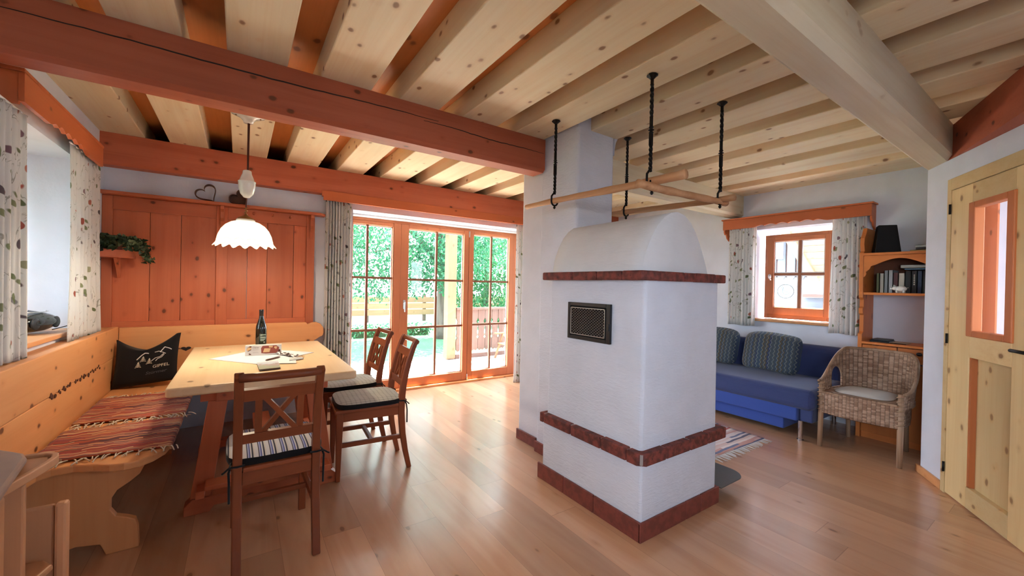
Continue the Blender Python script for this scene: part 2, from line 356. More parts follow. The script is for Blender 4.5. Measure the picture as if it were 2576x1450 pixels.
def zigzag(nt):
    tc = N(nt, 'ShaderNodeTexCoord'); sp = N(nt, 'ShaderNodeSeparateXYZ'); nt.links.new(tc.outputs['Object'], sp.inputs[0])
    wob = math_node(nt, 'MULTIPLY', math_node(nt, 'SINE', math_node(nt, 'MULTIPLY', sp.outputs[2], 150)), 0.006)
    y = math_node(nt, 'ADD', sp.outputs[1], wob)
    st = math_node(nt, 'FRACT', math_node(nt, 'MULTIPLY', y, 26))
    nz = N(nt, 'ShaderNodeTexNoise', noise_dimensions='1D'); nt.links.new(math_node(nt, 'MULTIPLY', y, 6.5), nz.inputs['W'])
    rp = N(nt, 'ShaderNodeValToRGB'); el = rp.color_ramp.elements
    el[0].position = 0.36; el[0].color = (0.03, 0.042, 0.10, 1); el[1].position = 0.60; el[1].color = (0.075, 0.06, 0.045, 1)
    e = el.new(0.47); e.color = (0.045, 0.07, 0.10, 1)
    nt.links.new(nz.outputs['Fac'], rp.inputs[0])
    return mix_col(nt, smooth(nt, math_node(nt, 'ABSOLUTE', math_node(nt, 'SUBTRACT', st, 0.5)), 0.03, 0.16, 0.6, 0.0), rp.outputs[0], (0.20, 0.22, 0.21))
M_ZIG = cloth_mat('wavy_striped_pillow_fabric', zigzag, 0.9)
M_GREYCUSH = cloth_mat('pale_grey_cushion', lambda nt: (0.5, 0.48, 0.46))
M_LINEN = cloth_mat('white_linen', lambda nt: (0.78, 0.77, 0.80))

def wicker():
    m, nt, ns, ln, p = new_mat('woven_wicker')
    v = uv_vec(nt)
    sp = N(nt, 'ShaderNodeSeparateXYZ'); ln.new(v, sp.inputs[0])
    a = math_node(nt, 'MULTIPLY', sp.outputs[0], 27.0); b = math_node(nt, 'MULTIPLY', sp.outputs[1], 80.0)
    ia = math_node(nt, 'FLOOR', a); ib = math_node(nt, 'FLOOR', b)
    fa = math_node(nt, 'SUBTRACT', a, ia); fb = math_node(nt, 'SUBTRACT', b, ib)
    par = math_node(nt, 'MODULO', math_node(nt, 'ABSOLUTE', math_node(nt, 'ADD', ia, ib)), 2.0)
    arch = math_node(nt, 'POWER', math_node(nt, 'SINE', math_node(nt, 'MULTIPLY', fa, pi)), 0.6)
    sb = math_node(nt, 'SINE', math_node(nt, 'MULTIPLY', fb, pi))
    h = math_node(nt, 'MULTIPLY', math_node(nt, 'MULTIPLY', arch, math_node(nt, 'ADD', math_node(nt, 'MULTIPLY', par, 0.3), 0.7)), math_node(nt, 'ADD', math_node(nt, 'MULTIPLY', sb, 0.5), 0.5))
    wn_ = N(nt, 'ShaderNodeTexWhiteNoise', noise_dimensions='2D'); cv = N(nt, 'ShaderNodeCombineXYZ'); ln.new(ia, cv.inputs[0]); ln.new(ib, cv.inputs[1]); ln.new(cv.outputs[0], wn_.inputs['Vector'])
    c0 = mix_col(nt, wn_.outputs['Value'], (0.26, 0.14, 0.085), (0.50, 0.33, 0.23))
    col = mix_col(nt, smooth(nt, h, -0.1, 0.55, 0.85, 0.0), c0, (0.07, 0.03, 0.018))
    ln.new(col, p.inputs['Base Color']); p.inputs['Roughness'].default_value = 0.5
    bp = N(nt, 'ShaderNodeBump'); bp.inputs['Strength'].default_value = 1.0; bp.inputs['Distance'].default_value = 0.006
    ln.new(h, bp.inputs['Height']); ln.new(bp.outputs['Normal'], p.inputs['Normal'])
    return m
M_WICKER = wicker()
M_CANE = wood('wrapped_cane', (0.46, 0.30, 0.20), (0.25, 0.14, 0.08), 'z', 0, 0.5, grain=0.8)

M_IRON = plain('black_wrought_iron', (0.012, 0.011, 0.011), 0.45, 0.6)
M_BLACK = plain('black_plastic', (0.012, 0.012, 0.014), 0.3)
M_BLACKMATT = plain('matt_black', (0.010, 0.009, 0.009), 0.8, spec=0.2)
M_BLACKGLOSS = plain('glossy_black', (0.01, 0.01, 0.012), 0.08, coat=0.6)
M_CHROME = plain('chrome', (0.75, 0.75, 0.78), 0.15, 1.0)
M_SILVER = plain('satin_silver', (0.62, 0.62, 0.62), 0.35, 0.9)
M_BRASS = plain('aged_brass', (0.35, 0.19, 0.07), 0.35, 0.9)
M_RUST = plain('rusty_iron', (0.13, 0.055, 0.035), 0.7, 0.3)
M_CERAMIC = plain('white_ceramic', (0.80, 0.80, 0.76), 0.2, coat=0.5)
M_CORD = plain('brown_lamp_cord', (0.10, 0.025, 0.015), 0.7)
M_WHITE = plain('white_paint', (0.80, 0.80, 0.83), 0.5)
M_STEEL = plain('dark_steel_plate', (0.10, 0.10, 0.10), 0.35, 0.8)
M_PAPER = plain('white_paper', (0.80, 0.79, 0.80), 0.7)
M_DARKKNOT = plain('dark_slot', (0.02, 0.012, 0.01), 0.8)
def glass_mat(name='window_glass', tint=(1, 1, 1), refl=0.02):
    m, nt, ns, ln, p = new_mat(name)
    t = N(nt, 'ShaderNodeBsdfTransparent'); t.inputs[0].default_value = (*tint, 1)
    g = N(nt, 'ShaderNodeBsdfGlossy'); g.inputs['Roughness'].default_value = 0.02
    mx = N(nt, 'ShaderNodeMixShader'); mx.inputs[0].default_value = refl
    ln.new(t.outputs[0], mx.inputs[1]); ln.new(g.outputs[0], mx.inputs[2]); ln.new(mx.outputs[0], ns['Material Output'].inputs['Surface'])
    return m
M_GLASS = glass_mat()

# ------------------------------------------------------------------ mesh helpers
class MB:
    def __init__(s): s.v = []; s.f = []; s.uv = {}
    def box(s, x0, x1, y0, y1, z0, z1):
        b = len(s.v)
        s.v += [(x, y, z) for z in (z0, z1) for y in (y0, y1) for x in (x0, x1)]
        s.f += [tuple(b+i for i in q) for q in ((0, 2, 3, 1), (4, 5, 7, 6), (0, 1, 5, 4), (2, 6, 7, 3), (0, 4, 6, 2), (1, 3, 7, 5))]
        return s
    def bar(s, p0, p1, w, h, up=(0, 0, 1)):
        p0 = Vector(p0); p1 = Vector(p1); d = (p1-p0).normalized(); u = Vector(up)
        a = d.cross(u).normalized()*w/2; c = a.cross(d).normalized()*h/2
        b = len(s.v)
        for p in (p0, p1):
            s.v += [tuple(p-a-c), tuple(p+a-c), tuple(p+a+c), tuple(p-a+c)]
        s.f += [tuple(b+i for i in q) for q in ((0, 1, 2, 3), (4, 7, 6, 5), (0, 4, 5, 1), (1, 5, 6, 2), (2, 6, 7, 3), (3, 7, 4, 0))]
        return s
    def prism(s, poly, axis, a, b):
        k = len(s.v); n = len(poly)
        for t in (a, b):
            for (p, q) in poly:
                s.v.append({'x': (t, p, q), 'y': (p, t, q), 'z': (p, q, t)}[axis])
        s.f.append(tuple(k+i for i in range(n))); s.f.append(tuple(k+n+i for i in reversed(range(n))))
        for i in range(n):
            j = (i+1) % n; s.f.append((k+i, k+j, k+n+j, k+n+i))
        return s
    def tube(s, pts, r, n=8, cap=True):
        pts = [Vector(p) for p in pts]; k = len(s.v); m = len(pts)
        rs = r if isinstance(r, (list, tuple)) else [r]*m
        t0 = (pts[1]-pts[0]).normalized()
        ref = Vector((0, 0, 1)) if abs(t0.z) < 0.9 else Vector((1, 0, 0))
        a = t0.cross(ref).normalized()
        for i, p in enumerate(pts):
            t = (pts[min(i+1, m-1)]-pts[max(i-1, 0)]).normalized()
            a = (a - t*a.dot(t)).normalized(); b = t.cross(a)
            for j in range(n):
                th = 2*pi*j/n
                s.v.append(tuple(p+rs[i]*(cos(th)*a+sin(th)*b)))
        for i in range(m-1):
            for j in range(n):
                j2 = (j+1) % n
                s.f.append((k+i*n+j, k+i*n+j2, k+(i+1)*n+j2, k+(i+1)*n+j))
        if cap:
            s.f.append(tuple(k+j for j in reversed(range(n)))); s.f.append(tuple(k+(m-1)*n+j for j in range(n)))
        return s
    def lathe(s, prof, c=(0, 0, 0), n=24, fr=None):
        k = len(s.v); m = len(prof)
        for i, (r, z) in enumerate(prof):
            for j in range(n):
                th = 2*pi*j/n
                dr, dz = fr(i, th) if fr else (0, 0)
                s.v.append((c[0]+(r+dr)*cos(th), c[1]+(r+dr)*sin(th), c[2]+z+dz))
        for i in range(m-1):
            for j in range(n):
                j2 = (j+1) % n
                s.f.append((k+i*n+j, k+i*n+j2, k+(i+1)*n+j2, k+(i+1)*n+j))
        return s
    def capped(s, prof, c=(0, 0, 0), n=24):
        return s.lathe([(0.0005, prof[0][1])]+list(prof)+[(0.0005, prof[-1][1])], c, n)
    def grid(s, fn, nu, nv, uvf=None, closeu=False):
        k = len(s.v)
        for i in range(nu+(0 if closeu else 1)):
            for j in range(nv+1):
                s.v.append(tuple(fn(i/nu, j/nv)))
        cols = nu if closeu else nu+1
        for i in range(nu):
            i2 = (i+1) % cols
            for j in range(nv):
                fi = len(s.f)
                s.f.append((k+i*(nv+1)+j, k+i2*(nv+1)+j, k+i2*(nv+1)+j+1, k+i*(nv+1)+j+1))
                if uvf:
                    s.uv[fi] = [uvf(i/nu, j/nv), uvf((i+1)/nu, j/nv), uvf((i+1)/nu, (j+1)/nv), uvf(i/nu, (j+1)/nv)]
        return s
    def xf(s, fn):
        s.v = [tuple(fn(*p)) for p in s.v]; return s
    def add(s, o):
        k = len(s.v); kf = len(s.f)
        s.v += o.v; s.f += [tuple(k+i for i in f) for f in o.f]
        for fi, u in o.uv.items(): s.uv[fi+kf] = u
        return s

OFF = {}
def off_of(p):
    return OFF.get(p.name, Vector((0, 0, 0))) if p else Vector((0, 0, 0))

def build(name, mb, mat, parent=None, smooth=False, bevel=0.0, seg=2, solid=0.0, sub=0, fix=True, label=None):
    off = off_of(parent)
    me = bpy.data.meshes.new(name)
    me.from_pydata([(x-off.x, y-off.y, z-off.z) for x, y, z in mb.v], [], mb.f)
    if mb.uv:
        ul = me.uv_layers.new(name='UVMap')
        for poly in me.polygons:
            u = mb.uv.get(poly.index)
            if u:
                for li, q in zip(poly.loop_indices, u): ul.data[li].uv = q
    if fix:
        bm = bmesh.new(); bm.from_mesh(me); bmesh.ops.recalc_face_normals(bm, faces=bm.faces); bm.to_mesh(me); bm.free()
    if smooth:
        for p in me.polygons: p.use_smooth = True
    me.materials.append(mat)
    o = bpy.data.objects.new(name, me); C.objects.link(o)
    if parent: o.parent = parent
    OFF[o.name] = off
    if solid:
        md = o.modifiers.new('thickness', 'SOLIDIFY'); md.thickness = solid; md.offset = 0
    if bevel:
        md = o.modifiers.new('bevel', 'BEVEL'); md.width = bevel; md.segments = seg; md.limit_method = 'ANGLE'; md.angle_limit = radians(50)
    if sub:
        md = o.modifiers.new('sub', 'SUBSURF'); md.levels = sub; md.render_levels = sub
    if label: o['label'] = label
    return o

def tag(o, label, cat, group=None, kind=None):
    o['label'] = label; o['category'] = cat
    if group: o['group'] = group
    if kind: o['kind'] = kind
    return o

def thing(name, label, cat, loc=(0, 0, 0), group=None, kind=None):
    o = bpy.data.objects.new(name, None); C.objects.link(o); o.location = loc
    o.empty_display_size = 0.1
    OFF[o.name] = Vector(loc)
    return tag(o, label, cat, group, kind)

def struct(name, mb, mat, parent=None, label=None, cat=None, **kw):
    o = build(name, mb, mat, parent, **kw)
    if parent is None:
        o['kind'] = 'structure'
        if label: o['label'] = label
        if cat: o['category'] = cat
    return o

def sthing(name, label, cat, loc=(0, 0, 0), group=None):
    return thing(name, label, cat, loc, group, 'structure')

def dup(root, loc, rotz, label, group=None):
    r = root.copy(); C.objects.link(r); r.location = loc; r.rotation_euler = (0, 0, rotz); r['label'] = label
    if group: r['group'] = group
    for ch in list(root.children):
        c = ch.copy(); C.objects.link(c); c.parent = r
        for g in ch.children:
            d = g.copy(); C.objects.link(d); d.parent = c
    return r

def text_mb(txt, size, fn, extrude=0.0, align='LEFT'):
    """flat lettering whose points (x, y) are carried onto a surface by fn"""
    cu = bpy.data.curves.new('lettering', 'FONT'); cu.body = txt; cu.size = size; cu.align_x = align; cu.extrude = extrude; cu.resolution_u = 3
    o = bpy.data.objects.new('lettering', cu); C.objects.link(o)
    dg = bpy.context.evaluated_depsgraph_get(); dg.update()
    me = bpy.data.meshes.new_from_object(o.evaluated_get(dg))
    mb = MB(); mb.v = [tuple(fn(v.co.x, v.co.y)) for v in me.vertices]; mb.f = [tuple(p.vertices) for p in me.polygons]
    bpy.data.objects.remove(o); bpy.data.curves.remove(cu); bpy.data.meshes.remove(me)
    return mb

# ================================================================== THE ROOM
XL, XR, YB, ZJ, ZC = -0.905, 4.98, 4.48, 2.43, 2.58     # left wall, right wall, back wall, joist underside, boards
M_FLOOR = floor_mat()
struct('floor', MB().box(-1.0, 5.1, -2.75, 4.93, -0.12, 0.0), M_FLOOR, label='knotty pine board floor of the living room', cat='floor')
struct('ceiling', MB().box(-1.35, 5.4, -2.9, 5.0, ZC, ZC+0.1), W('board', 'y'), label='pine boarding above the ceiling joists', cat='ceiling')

# ceiling joists, with the gaps measured between them
gaps = [(-0.646, -0.494), (-0.236, -0.067), (0.194, 0.355), (0.625, 0.797), (1.054, 1.225), (1.497, 1.66), (1.925, 2.085), (2.36, 2.54), (2.83, 3.02), (3.295, 3.49), (3.77, 3.98), (4.34, 4.56)]
edges = [-0.94] + [e for g in gaps for e in g] + [5.0]
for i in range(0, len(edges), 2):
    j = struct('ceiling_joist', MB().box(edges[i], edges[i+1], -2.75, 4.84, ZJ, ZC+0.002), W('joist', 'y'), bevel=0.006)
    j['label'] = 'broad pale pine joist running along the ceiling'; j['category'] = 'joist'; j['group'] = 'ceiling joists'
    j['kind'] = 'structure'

def beam_poly(y0, y1, z0, z1, c):   # timber section with both lower corners planed off
    return [(y0, z1), (y0, z0+c), (y0+c, z0), (y1-c, z0), (y1, z0+c), (y1, z1)]
def beam(name, x0, x1, y0, y1, z0, kind, label, c=0.022):
    return struct(name, MB().prism(beam_poly(y0, y1, z0, ZJ-0.001, c), 'x', x0, x1), W(kind, 'x'), label=label, cat='beam')
b = beam('ceiling_beam', XL-0.02, 1.935, 2.43, 2.60, 2.18, 'beam', 'heavy old timber beam from the left wall to the white chimney')
# long drying crack along the beam's face
rnd = random.Random(3)
def crack(x0, x1, za, zb, y, w):
    pts = []; n = 40
    top = []; bot = []
    for i in range(n+1):
        t = i/n; x = x0+(x1-x0)*t; z = za+(zb-za)*t + 0.004*sin(9*t)+rnd.uniform(-0.0015, 0.0015)
        hw = w*(0.35+0.65*sin(pi*min(1, max(0.02, t))))*0.5
        top.append((x, z+hw)); bot.append((x, z-hw))
    return MB().prism(top+bot[::-1], 'y', y-0.0012, y+0.003)
ck = crack(-0.9, 1.05, 2.345, 2.352, 2.43, 0.007); ck.add(crack(0.95, 1.92, 2.335, 2.318, 2.43, 0.006))
build('drying_crack', ck, M_DARKKNOT, b)
beam('ceiling_beam', 2.33, XR+0.02, 2.43, 2.60, 2.18, 'cream', 'timber beam from the white chimney to the right wall')
beam('ceiling_beam', XL-0.02, XR+0.02, 4.35, 4.50, 2.183, 'beam', 'timber beam along the back wall above the terrace doors')
beam('ceiling_beam', XL-0.02, 4.15, 0.572, 0.750, 2.20, 'cream', 'pale squared timber beam ending at the pine door wall', 0.03)

# outer walls
def wall_y(name, y0, y1, x0, x1, z1, holes, label, mat=M_WALL):
    """wall standing along x, with rectangular openings (xa, xb, za, zb)"""
    mb = MB(); cur = x0
    for xa, xb, za, zb in sorted(holes):
        if xa > cur: mb.box(cur, xa, y0, y1, 0, z1)
        if za > 0: mb.box(xa, xb, y0, y1, 0, za)
        mb.box(xa, xb, y0, y1, zb, z1); cur = xb
    mb.box(cur, x1, y0, y1, 0, z1)
    return struct(name, mb, mat, label=label, cat='wall')
def wall_x(name, x0, x1, y0, y1, z1, holes, label, mat=M_WALL):
    mb = MB(); cur = y0
    for ya, yb, za, zb in sorted(holes):
        if ya > cur: mb.box(x0, x1, cur, ya, 0, z1)
        if za > 0: mb.box(x0, x1, ya, yb, 0, za)
        mb.box(x0, x1, ya, yb, zb, z1); cur = yb
    mb.box(x0, x1, cur, y1, 0, z1)
    return struct(name, mb, mat, label=label, cat='wall')
ZT = ZC
wall_y('wall_back', YB, YB+0.42, -1.35, 5.42, ZJ, [(0.985, 3.355, 0, 2.075)], 'white back wall around the terrace doors')
wall_x('wall_left', -1.35, XL, -2.75, YB, ZT, [(2.86, 3.87, 0.93, 2.08), (-2.2, -0.2, 0.95, 2.1)], 'white left wall with the deep window')
wall_x('wall_right', XR, 5.34, 0.69, YB, ZT, [(1.50, 2.285, 0.975, 2.01)], 'white right wall around the small window')
wall_y('wall_rear', -3.0, -2.75, -1.35, 3.1, ZT, [], 'white wall behind the room')
wall_x('wall_kitchen_side', 1.50, 1.62, -2.75, -0.90, ZT, [], 'white kitchen side wall')
wall_y('wall_fill_front', -1.08, -0.90, 1.50, 3.05, ZT, [(1.75, 2.75, 1.0, 2.12)], 'unseen white wall added to hold the fill window')  # unseen wall stepped forward so its added window fills the stove front
wall_x('wall_passage', 2.86, 3.05, -0.90, -0.085, ZT, [], 'short white wall between kitchen and pine door')
wall_y('wall_niche', 0.62, 0.70, 4.12, 5.34, ZT, [], 'white end wall of the sofa niche')

struct('wall_back_shade', MB().box(-1.35, 5.42, 4.84, 4.90, ZJ, ZT), W('outdark', 'x'), label='dark board behind the joist ends, coloured like recess shade', cat='wall')  # dark colour stands in for the shade inside the joist gaps
# diagonal wall with the pine door: local frame s (along), n (towards the room)
P0 = Vector((4.12, 0.724, 0)); DD = Vector((-0.841, -0.539, 0)).normalized(); NR = Vector((-DD.y, DD.x, 0)); 
if NR.dot(Vector((-4, 0, 0))) < 0: NR = -NR
def dg(s, n, z):
    p = P0+DD*s+NR*n; return (p.x, p.y, z)
DS0, DS1, DZ = 0.275, 1.125, 2.062
w = MB(); w.box(0, DS0, -0.12, 0, 0, 2.2); w.box(DS0, DS1, -0.12, 0, DZ, 2.2); w.box(DS1, 1.51, -0.12, 0, 0, 2.2)
struct('wall_diagonal', w.xf(dg), M_WALL, label='white diagonal wall holding the pine door', cat='wall')
# timber on top of the diagonal wall, closing up to the joists
pl = [(4.09, 0.70), (3.872, 0.562), (3.14, 0.228), (2.75, 0.05), (2.85, -0.15), (4.13, 0.66)]
struct('trim_3', MB().prism(pl, 'z', 2.201, ZJ-0.002), W('beam', 'x'), label='dark timber header on the diagonal wall', cat='trim')
struct('baseboard_diagonal', MB().box(-0.03, DS0-0.005, 0, 0.018, 0, 0.055).xf(dg), W('bench', 'x'), bevel=0.004, label='pine skirting at the foot of the diagonal wall', cat='baseboard')
# hall seen through the glazed door
hw = MB(); hw.box(4.95, 5.05, -2.75, 0.619, 0, 2.58)
struct('wall_hall', hw, M_WALL, label='white hall wall behind the door glass', cat='wall')
struct('floor_hall', MB().prism([(3.06, -0.20), (3.45, 0.13), (4.08, 0.53), (4.94, 0.61), (4.94, -2.74), (3.06, -2.74)], 'z', 0.0005, 0.006), plain('pale_bounce_floor', (0.55, 0.55, 0.56), 0.5), label='unseen pale hall floor added to bounce neutral light', cat='floor')  # unseen slab added to bounce pale light onto the hall wall
struct('trim_4', MB().box(-0.40, -0.10, -0.43, -0.42, 0, 2.5).xf(dg), W('valance', 'z'), label='brown board in the hall behind the door glass', cat='trim')

# ------------------------------------------------------------------ panelled pine door
d = sthing('door_2', 'pale pine panelled door with a glazed upper panel', 'door', P0)
def dpart(name, mb, mat, parent=d, **kw): return build(name, mb.xf(dg), mat, parent, **kw)
y0, y1 = -0.035, 0.012
dpart('door_casing', MB().box(DS0, 0.315, y0, y1+0.003, 0.0, DZ-0.001).add(MB().box(0.3151, DS1, y0, y1+0.003, 1.985, DZ-0.001)), W('door', 'x'), bevel=0.002)
dpart('stile', MB().box(0.318, 0.525, y0, y1, 0.008, 1.982), W('door', 'z'), bevel=0.003)
dpart('stile', MB().box(0.872, DS1, y0, y1, 0.008, 1.982), W('door', 'z'), bevel=0.003)
r = MB(); r.box(0.5251, 0.8719, y0, y1, 0.008, 0.135)
dpart('rail', r, W('door', 'x'), bevel=0.003)
dpart('rail', MB().box(0.5251, 0.8719, y0, y1, 0.922, 1.062), W('door', 'x'), bevel=0.003)
dpart('rail', MB().box(0.5251, 0.8719, y0, y1, 1.852, 1.982), W('door', 'x'), bevel=0.003)
dpart('lower_panel', MB().box(0.52, 0.88, y0, y0+0.015, 0.13, 0.93), W('door', 'z'))
m = MB()
for a, b_, z0, z1 in ((0.535, 0.55, 0.135, 0.922),): m.box(0.5252, 0.546, y0+0.01, y1-0.006, 0.136, 0.921)
dpart('panel_moulding', m, W('trim', 'z'))
m = MB(); k = 0.042
m.box(0.513, 0.525+k, y0+0.01, y1+0.012, 1.05, 1.864); m.box(0.872-k, 0.884, y0+0.01, y1+0.012, 1.05, 1.864)
m.box(0.525+k, 0.872-k, y0+0.01, y1+0.012, 1.05, 1.062+0.025); m.box(0.525+k, 0.872-k, y0+0.01, y1+0.012, 1.825, 1.864)
f = dpart('glazing_frame', m, W('trim', 'z'), bevel=0.005)
dpart('pane', MB().box(0.56, 0.835, -0.014, -0.010, 1.08, 1.83), M_GLASS, f)
for z in (1.86, 1.015, 0.173):
    dpart('hinge', MB().tube([(0.318, 0.020, z-0.032), (0.318, 0.020, z+0.032)], 0.0065, 8), M_IRON, smooth=True)
dpart('door_handle', MB().tube([(1.06, 0.012, 1.02), (1.06, 0.06, 1.02), (0.95, 0.06, 1.02)], 0.009, 8), M_IRON, smooth=True)

# ------------------------------------------------------------------ terrace doors
t = sthing('door_1', 'wide glazed timber terrace doors in three bays', 'terrace door', (2.17, 4.85, 0))
Wz, Wx = W('window', 'z'), W('window', 'x')
YD0, YD1 = 4.80, 4.87
m = MB(); m.box(0.985, 1.03, YD0, YD1, 0, 2.06); m.box(3.285, 3.33, YD0, YD1, 0, 2.06)
m.box(1.03, 3.285, YD0, YD1, 2.025, 2.06); m.box(1.03, 3.285, YD0, YD1, 0, 0.03)
m.box(1.535, 1.618, YD0, YD1, 0.03, 2.025)
build('door_frame', m, Wz, t, bevel=0.004)
build('sill', MB().box(0.985, 3.33, 4.74, 4.80, 0, 0.022), W('bench', 'x'), t, bevel=0.004)
def sash(x0, x1, z0, z1, gx0, gx1, gz0, gz1, mull, bars, ya, yb, parent, pane='pane'):
    m = MB(); m.box(x0, gx0, ya, yb, z0, z1); m.box(gx1, x1, ya, yb, z0, z1)
    m.box(gx0, gx1, ya, yb, z0, gz0); m.box(gx0, gx1, ya, yb, gz1, z1)
    s = build('sash', m, Wz, parent, bevel=0.005)
    g = MB(); ym = (ya+yb)/2
    g.box(mull-0.013, mull+0.013, ym-0.014, ym+0.014, gz0, gz1)
    for z in bars: g.box(gx0, gx1, ym-0.013, ym+0.013, z-0.013, z+0.013)
    build('glazing_bars', g, W('bars', 'x'), s)
    q = MB(); q.box(gx0-0.004, gx1+0.004, ym-0.003, ym+0.003, gz0-0.004, gz1+0.004)
    build(pane, q, M_GLASS, s)
    l = MB(); e = 0.012   # pale putty line round the glass
    l.box(gx0, gx0+e, ym+0.004, ym+0.02, gz0, gz1); l.box(gx1-e, gx1, ym+0.004, ym+0.02, gz0, gz1); l.box(gx0, gx1, ym+0.004, ym+0.02, gz1-e, gz1); l.box(gx0, gx1, ym+0.004, ym+0.02, gz0, gz0+e)
    build('glazing_bead', l, M_WHITE, s)
    return s
sash(1.03, 1.535, 0.03, 2.025, 1.06, 1.522, 0.135, 1.98, 1.225, (0.745, 1.362), 4.805, 4.855, t)
s2 = sash(1.618, 2.545, 0.03, 2.025, 1.715, 2.475, 0.135, 1.975, 2.09, (0.755, 1.352), 4.795, 4.855, t)
s3 = sash(2.550, 3.285, 0.03, 2.025, 2.622, 3.20, 0.135, 1.985, 2.91, (0.76, 1.352), 4.795, 4.855, t)
h = MB(); h.box(1.652, 1.680, 4.783, 4.795, 0.99, 1.10); h.tube([(1.666, 4.79, 1.075), (1.666, 4.755, 1.075), (1.666, 4.755, 0.955)], 0.009, 8)
build('door_handle', h, M_SILVER, s2, bevel=0.002)
h = MB()
for z in (1.98, 0.06): h.tube([(2.548, 4.788, z-0.04), (2.548, 4.788, z+0.04)], 0.009, 8)
build('hinge', h, M_SILVER, s3, smooth=True)
struct('trim_1', MB().box(0.985, 3.355, 4.70, 4.80, 2.055, 2.075), M_WHITE, label='white strip above the terrace doors', cat='trim', bevel=0.005)

# ------------------------------------------------------------------ small right window
wz = sthing('window_1', 'small timber window with four panes above the blue sofa', 'window', (5.13, 1.9, 1.0))
XW = 5.10
def xbox(y0, y1, z0, z1, x0=XW, x1=XW+0.05): return MB().box(x0, x1, y0, y1, z0, z1)
m = xbox(1.583, 1.62, 0.99, 1.95, XW, XW+0.07); m.add(xbox(2.19, 2.23, 0.99, 1.95, XW, XW+0.07)); m.add(xbox(1.62, 2.19, 1.915, 1.95, XW, XW+0.07)); m.add(xbox(1.62, 2.19, 0.99, 1.035, XW, XW+0.07))
build('window_frame', m, Wz, wz, bevel=0.004)
m = MB(); gy0, gy1, gz0, gz1 = 1.645, 2.128, 1.12, 1.868
for a in ((1.60, gy0, 1.035, 1.915), (gy1, 2.205, 1.035, 1.915), (gy0, gy1, 1.035, gz0), (gy0, gy1, gz1, 1.915)): m.add(xbox(*a, XW-0.016, XW+0.03))
sa = build('sash', m, Wz, wz, bevel=0.005)
m = xbox(1.859, 1.887, gz0, gz1, XW-0.008, XW+0.022); m.add(xbox(gy0, gy1, 1.482, 1.508, XW-0.006, XW+0.02))
build('glazing_bars', m, W('bars', 'y'), sa)
build('pane', xbox(gy0-0.004, gy1+0.004, gz0-0.004, gz1+0.004, XW+0.004, XW+0.009), M_GLASS, sa)
l = MB()
for ya, yb in ((gy0, 1.859), (1.887, gy1)):
    for za, zb in ((gz0, 1.482), (1.508, gz1)):
        e = 0.010
        for q in ((ya, ya+e, za, zb), (yb-e, yb, za, zb), (ya+e, yb-e, za, za+e), (ya+e, yb-e, zb-e, zb)): l.add(xbox(*q, XW-0.004, XW+0.003))
build('glazing_bead', l, M_WHITE, sa)
h = MB(); h.capped([(0.016, -0.006), (0.018, 0), (0.012, 0.008)], n=12); h.xf(lambda x, y, z: (XW-0.024-z, 2.168+y, 1.47+x*1.6))
h.tube([(XW-0.02, 2.168, 1.47), (XW-0.05, 2.168, 1.47), (XW-0.055, 2.15, 1.44), (XW-0.055, 2.145, 1.425)], 0.007, 8)
build('window_handle', h, M_SILVER, sa, smooth=True)
build('window_sill', MB().box(4.915, XW, 1.50, 2.283, 0.955, 0.985), W('sill', 'y'), wz, bevel=0.006)

# round suncatcher hung in the lower left pane
yc, zc, rr = 2.005, 1.302, 0.082
o = thing('suncatcher', 'round clear glass suncatcher with a bird outline in the small window', 'window ornament', (XW-0.01, yc, zc))
m = MB(); m.tube([(XW-0.012, yc+rr*cos(a*pi/24), zc+rr*0.95*sin(a*pi/24)) for a in range(49)], 0.0036, 6, False)
build('rim', m, M_STEEL, o, smooth=True)
m = MB(); m.prism([(yc+rr*cos(a*pi/16), zc+rr*0.95*sin(a*pi/16)) for a in range(32)], 'x', XW-0.0135, XW-0.0115)
build('glass_disc', m, glass_mat('frosted_disc', (0.72, 0.83, 0.84), 0.08), o)
bird = [(-0.045, 0.05), (-0.03, 0.052), (-0.022, 0.045), (-0.02, 0.02), (-0.01, 0.0), (0.02, -0.005), (0.042, -0.008), (0.03, -0.03), (0.005, -0.038), (-0.018, -0.03), (-0.028, -0.005), (-0.03, 0.03), (-0.045, 0.045)]
m = MB(); m.tube([(XW-0.015, yc-a, zc+b_) for a, b_ in bird], 0.0022, 5)
build('bird_outline', m, M_STEEL, o)

# left window: reveal, timber frame and sill
w2 = sthing('window_2', 'deep set window in the left wall behind floral curtains', 'window', (-1.28, 3.36, 0.95))
m = MB(); X0, X1 = -1.31, -1.25
for a in ((2.86, 2.92, 0.93, 2.08), (3.81, 3.87, 0.93, 2.08), (2.92, 3.81, 0.93, 0.99), (2.92, 3.81, 2.02, 2.08), (3.335, 3.395, 0.99, 2.02)): m.box(X0, X1, *a)
build('window_frame', m, Wz, w2, bevel=0.004)
build('pane', MB().box(-1.285, -1.28, 2.92, 3.81, 0.99, 2.02), M_GLASS, w2)
build('window_sill', MB().box(-1.25, -0.88, 2.862, 3.868, 0.93, 0.958), W('sill', 'y'), w2, bevel=0.006)
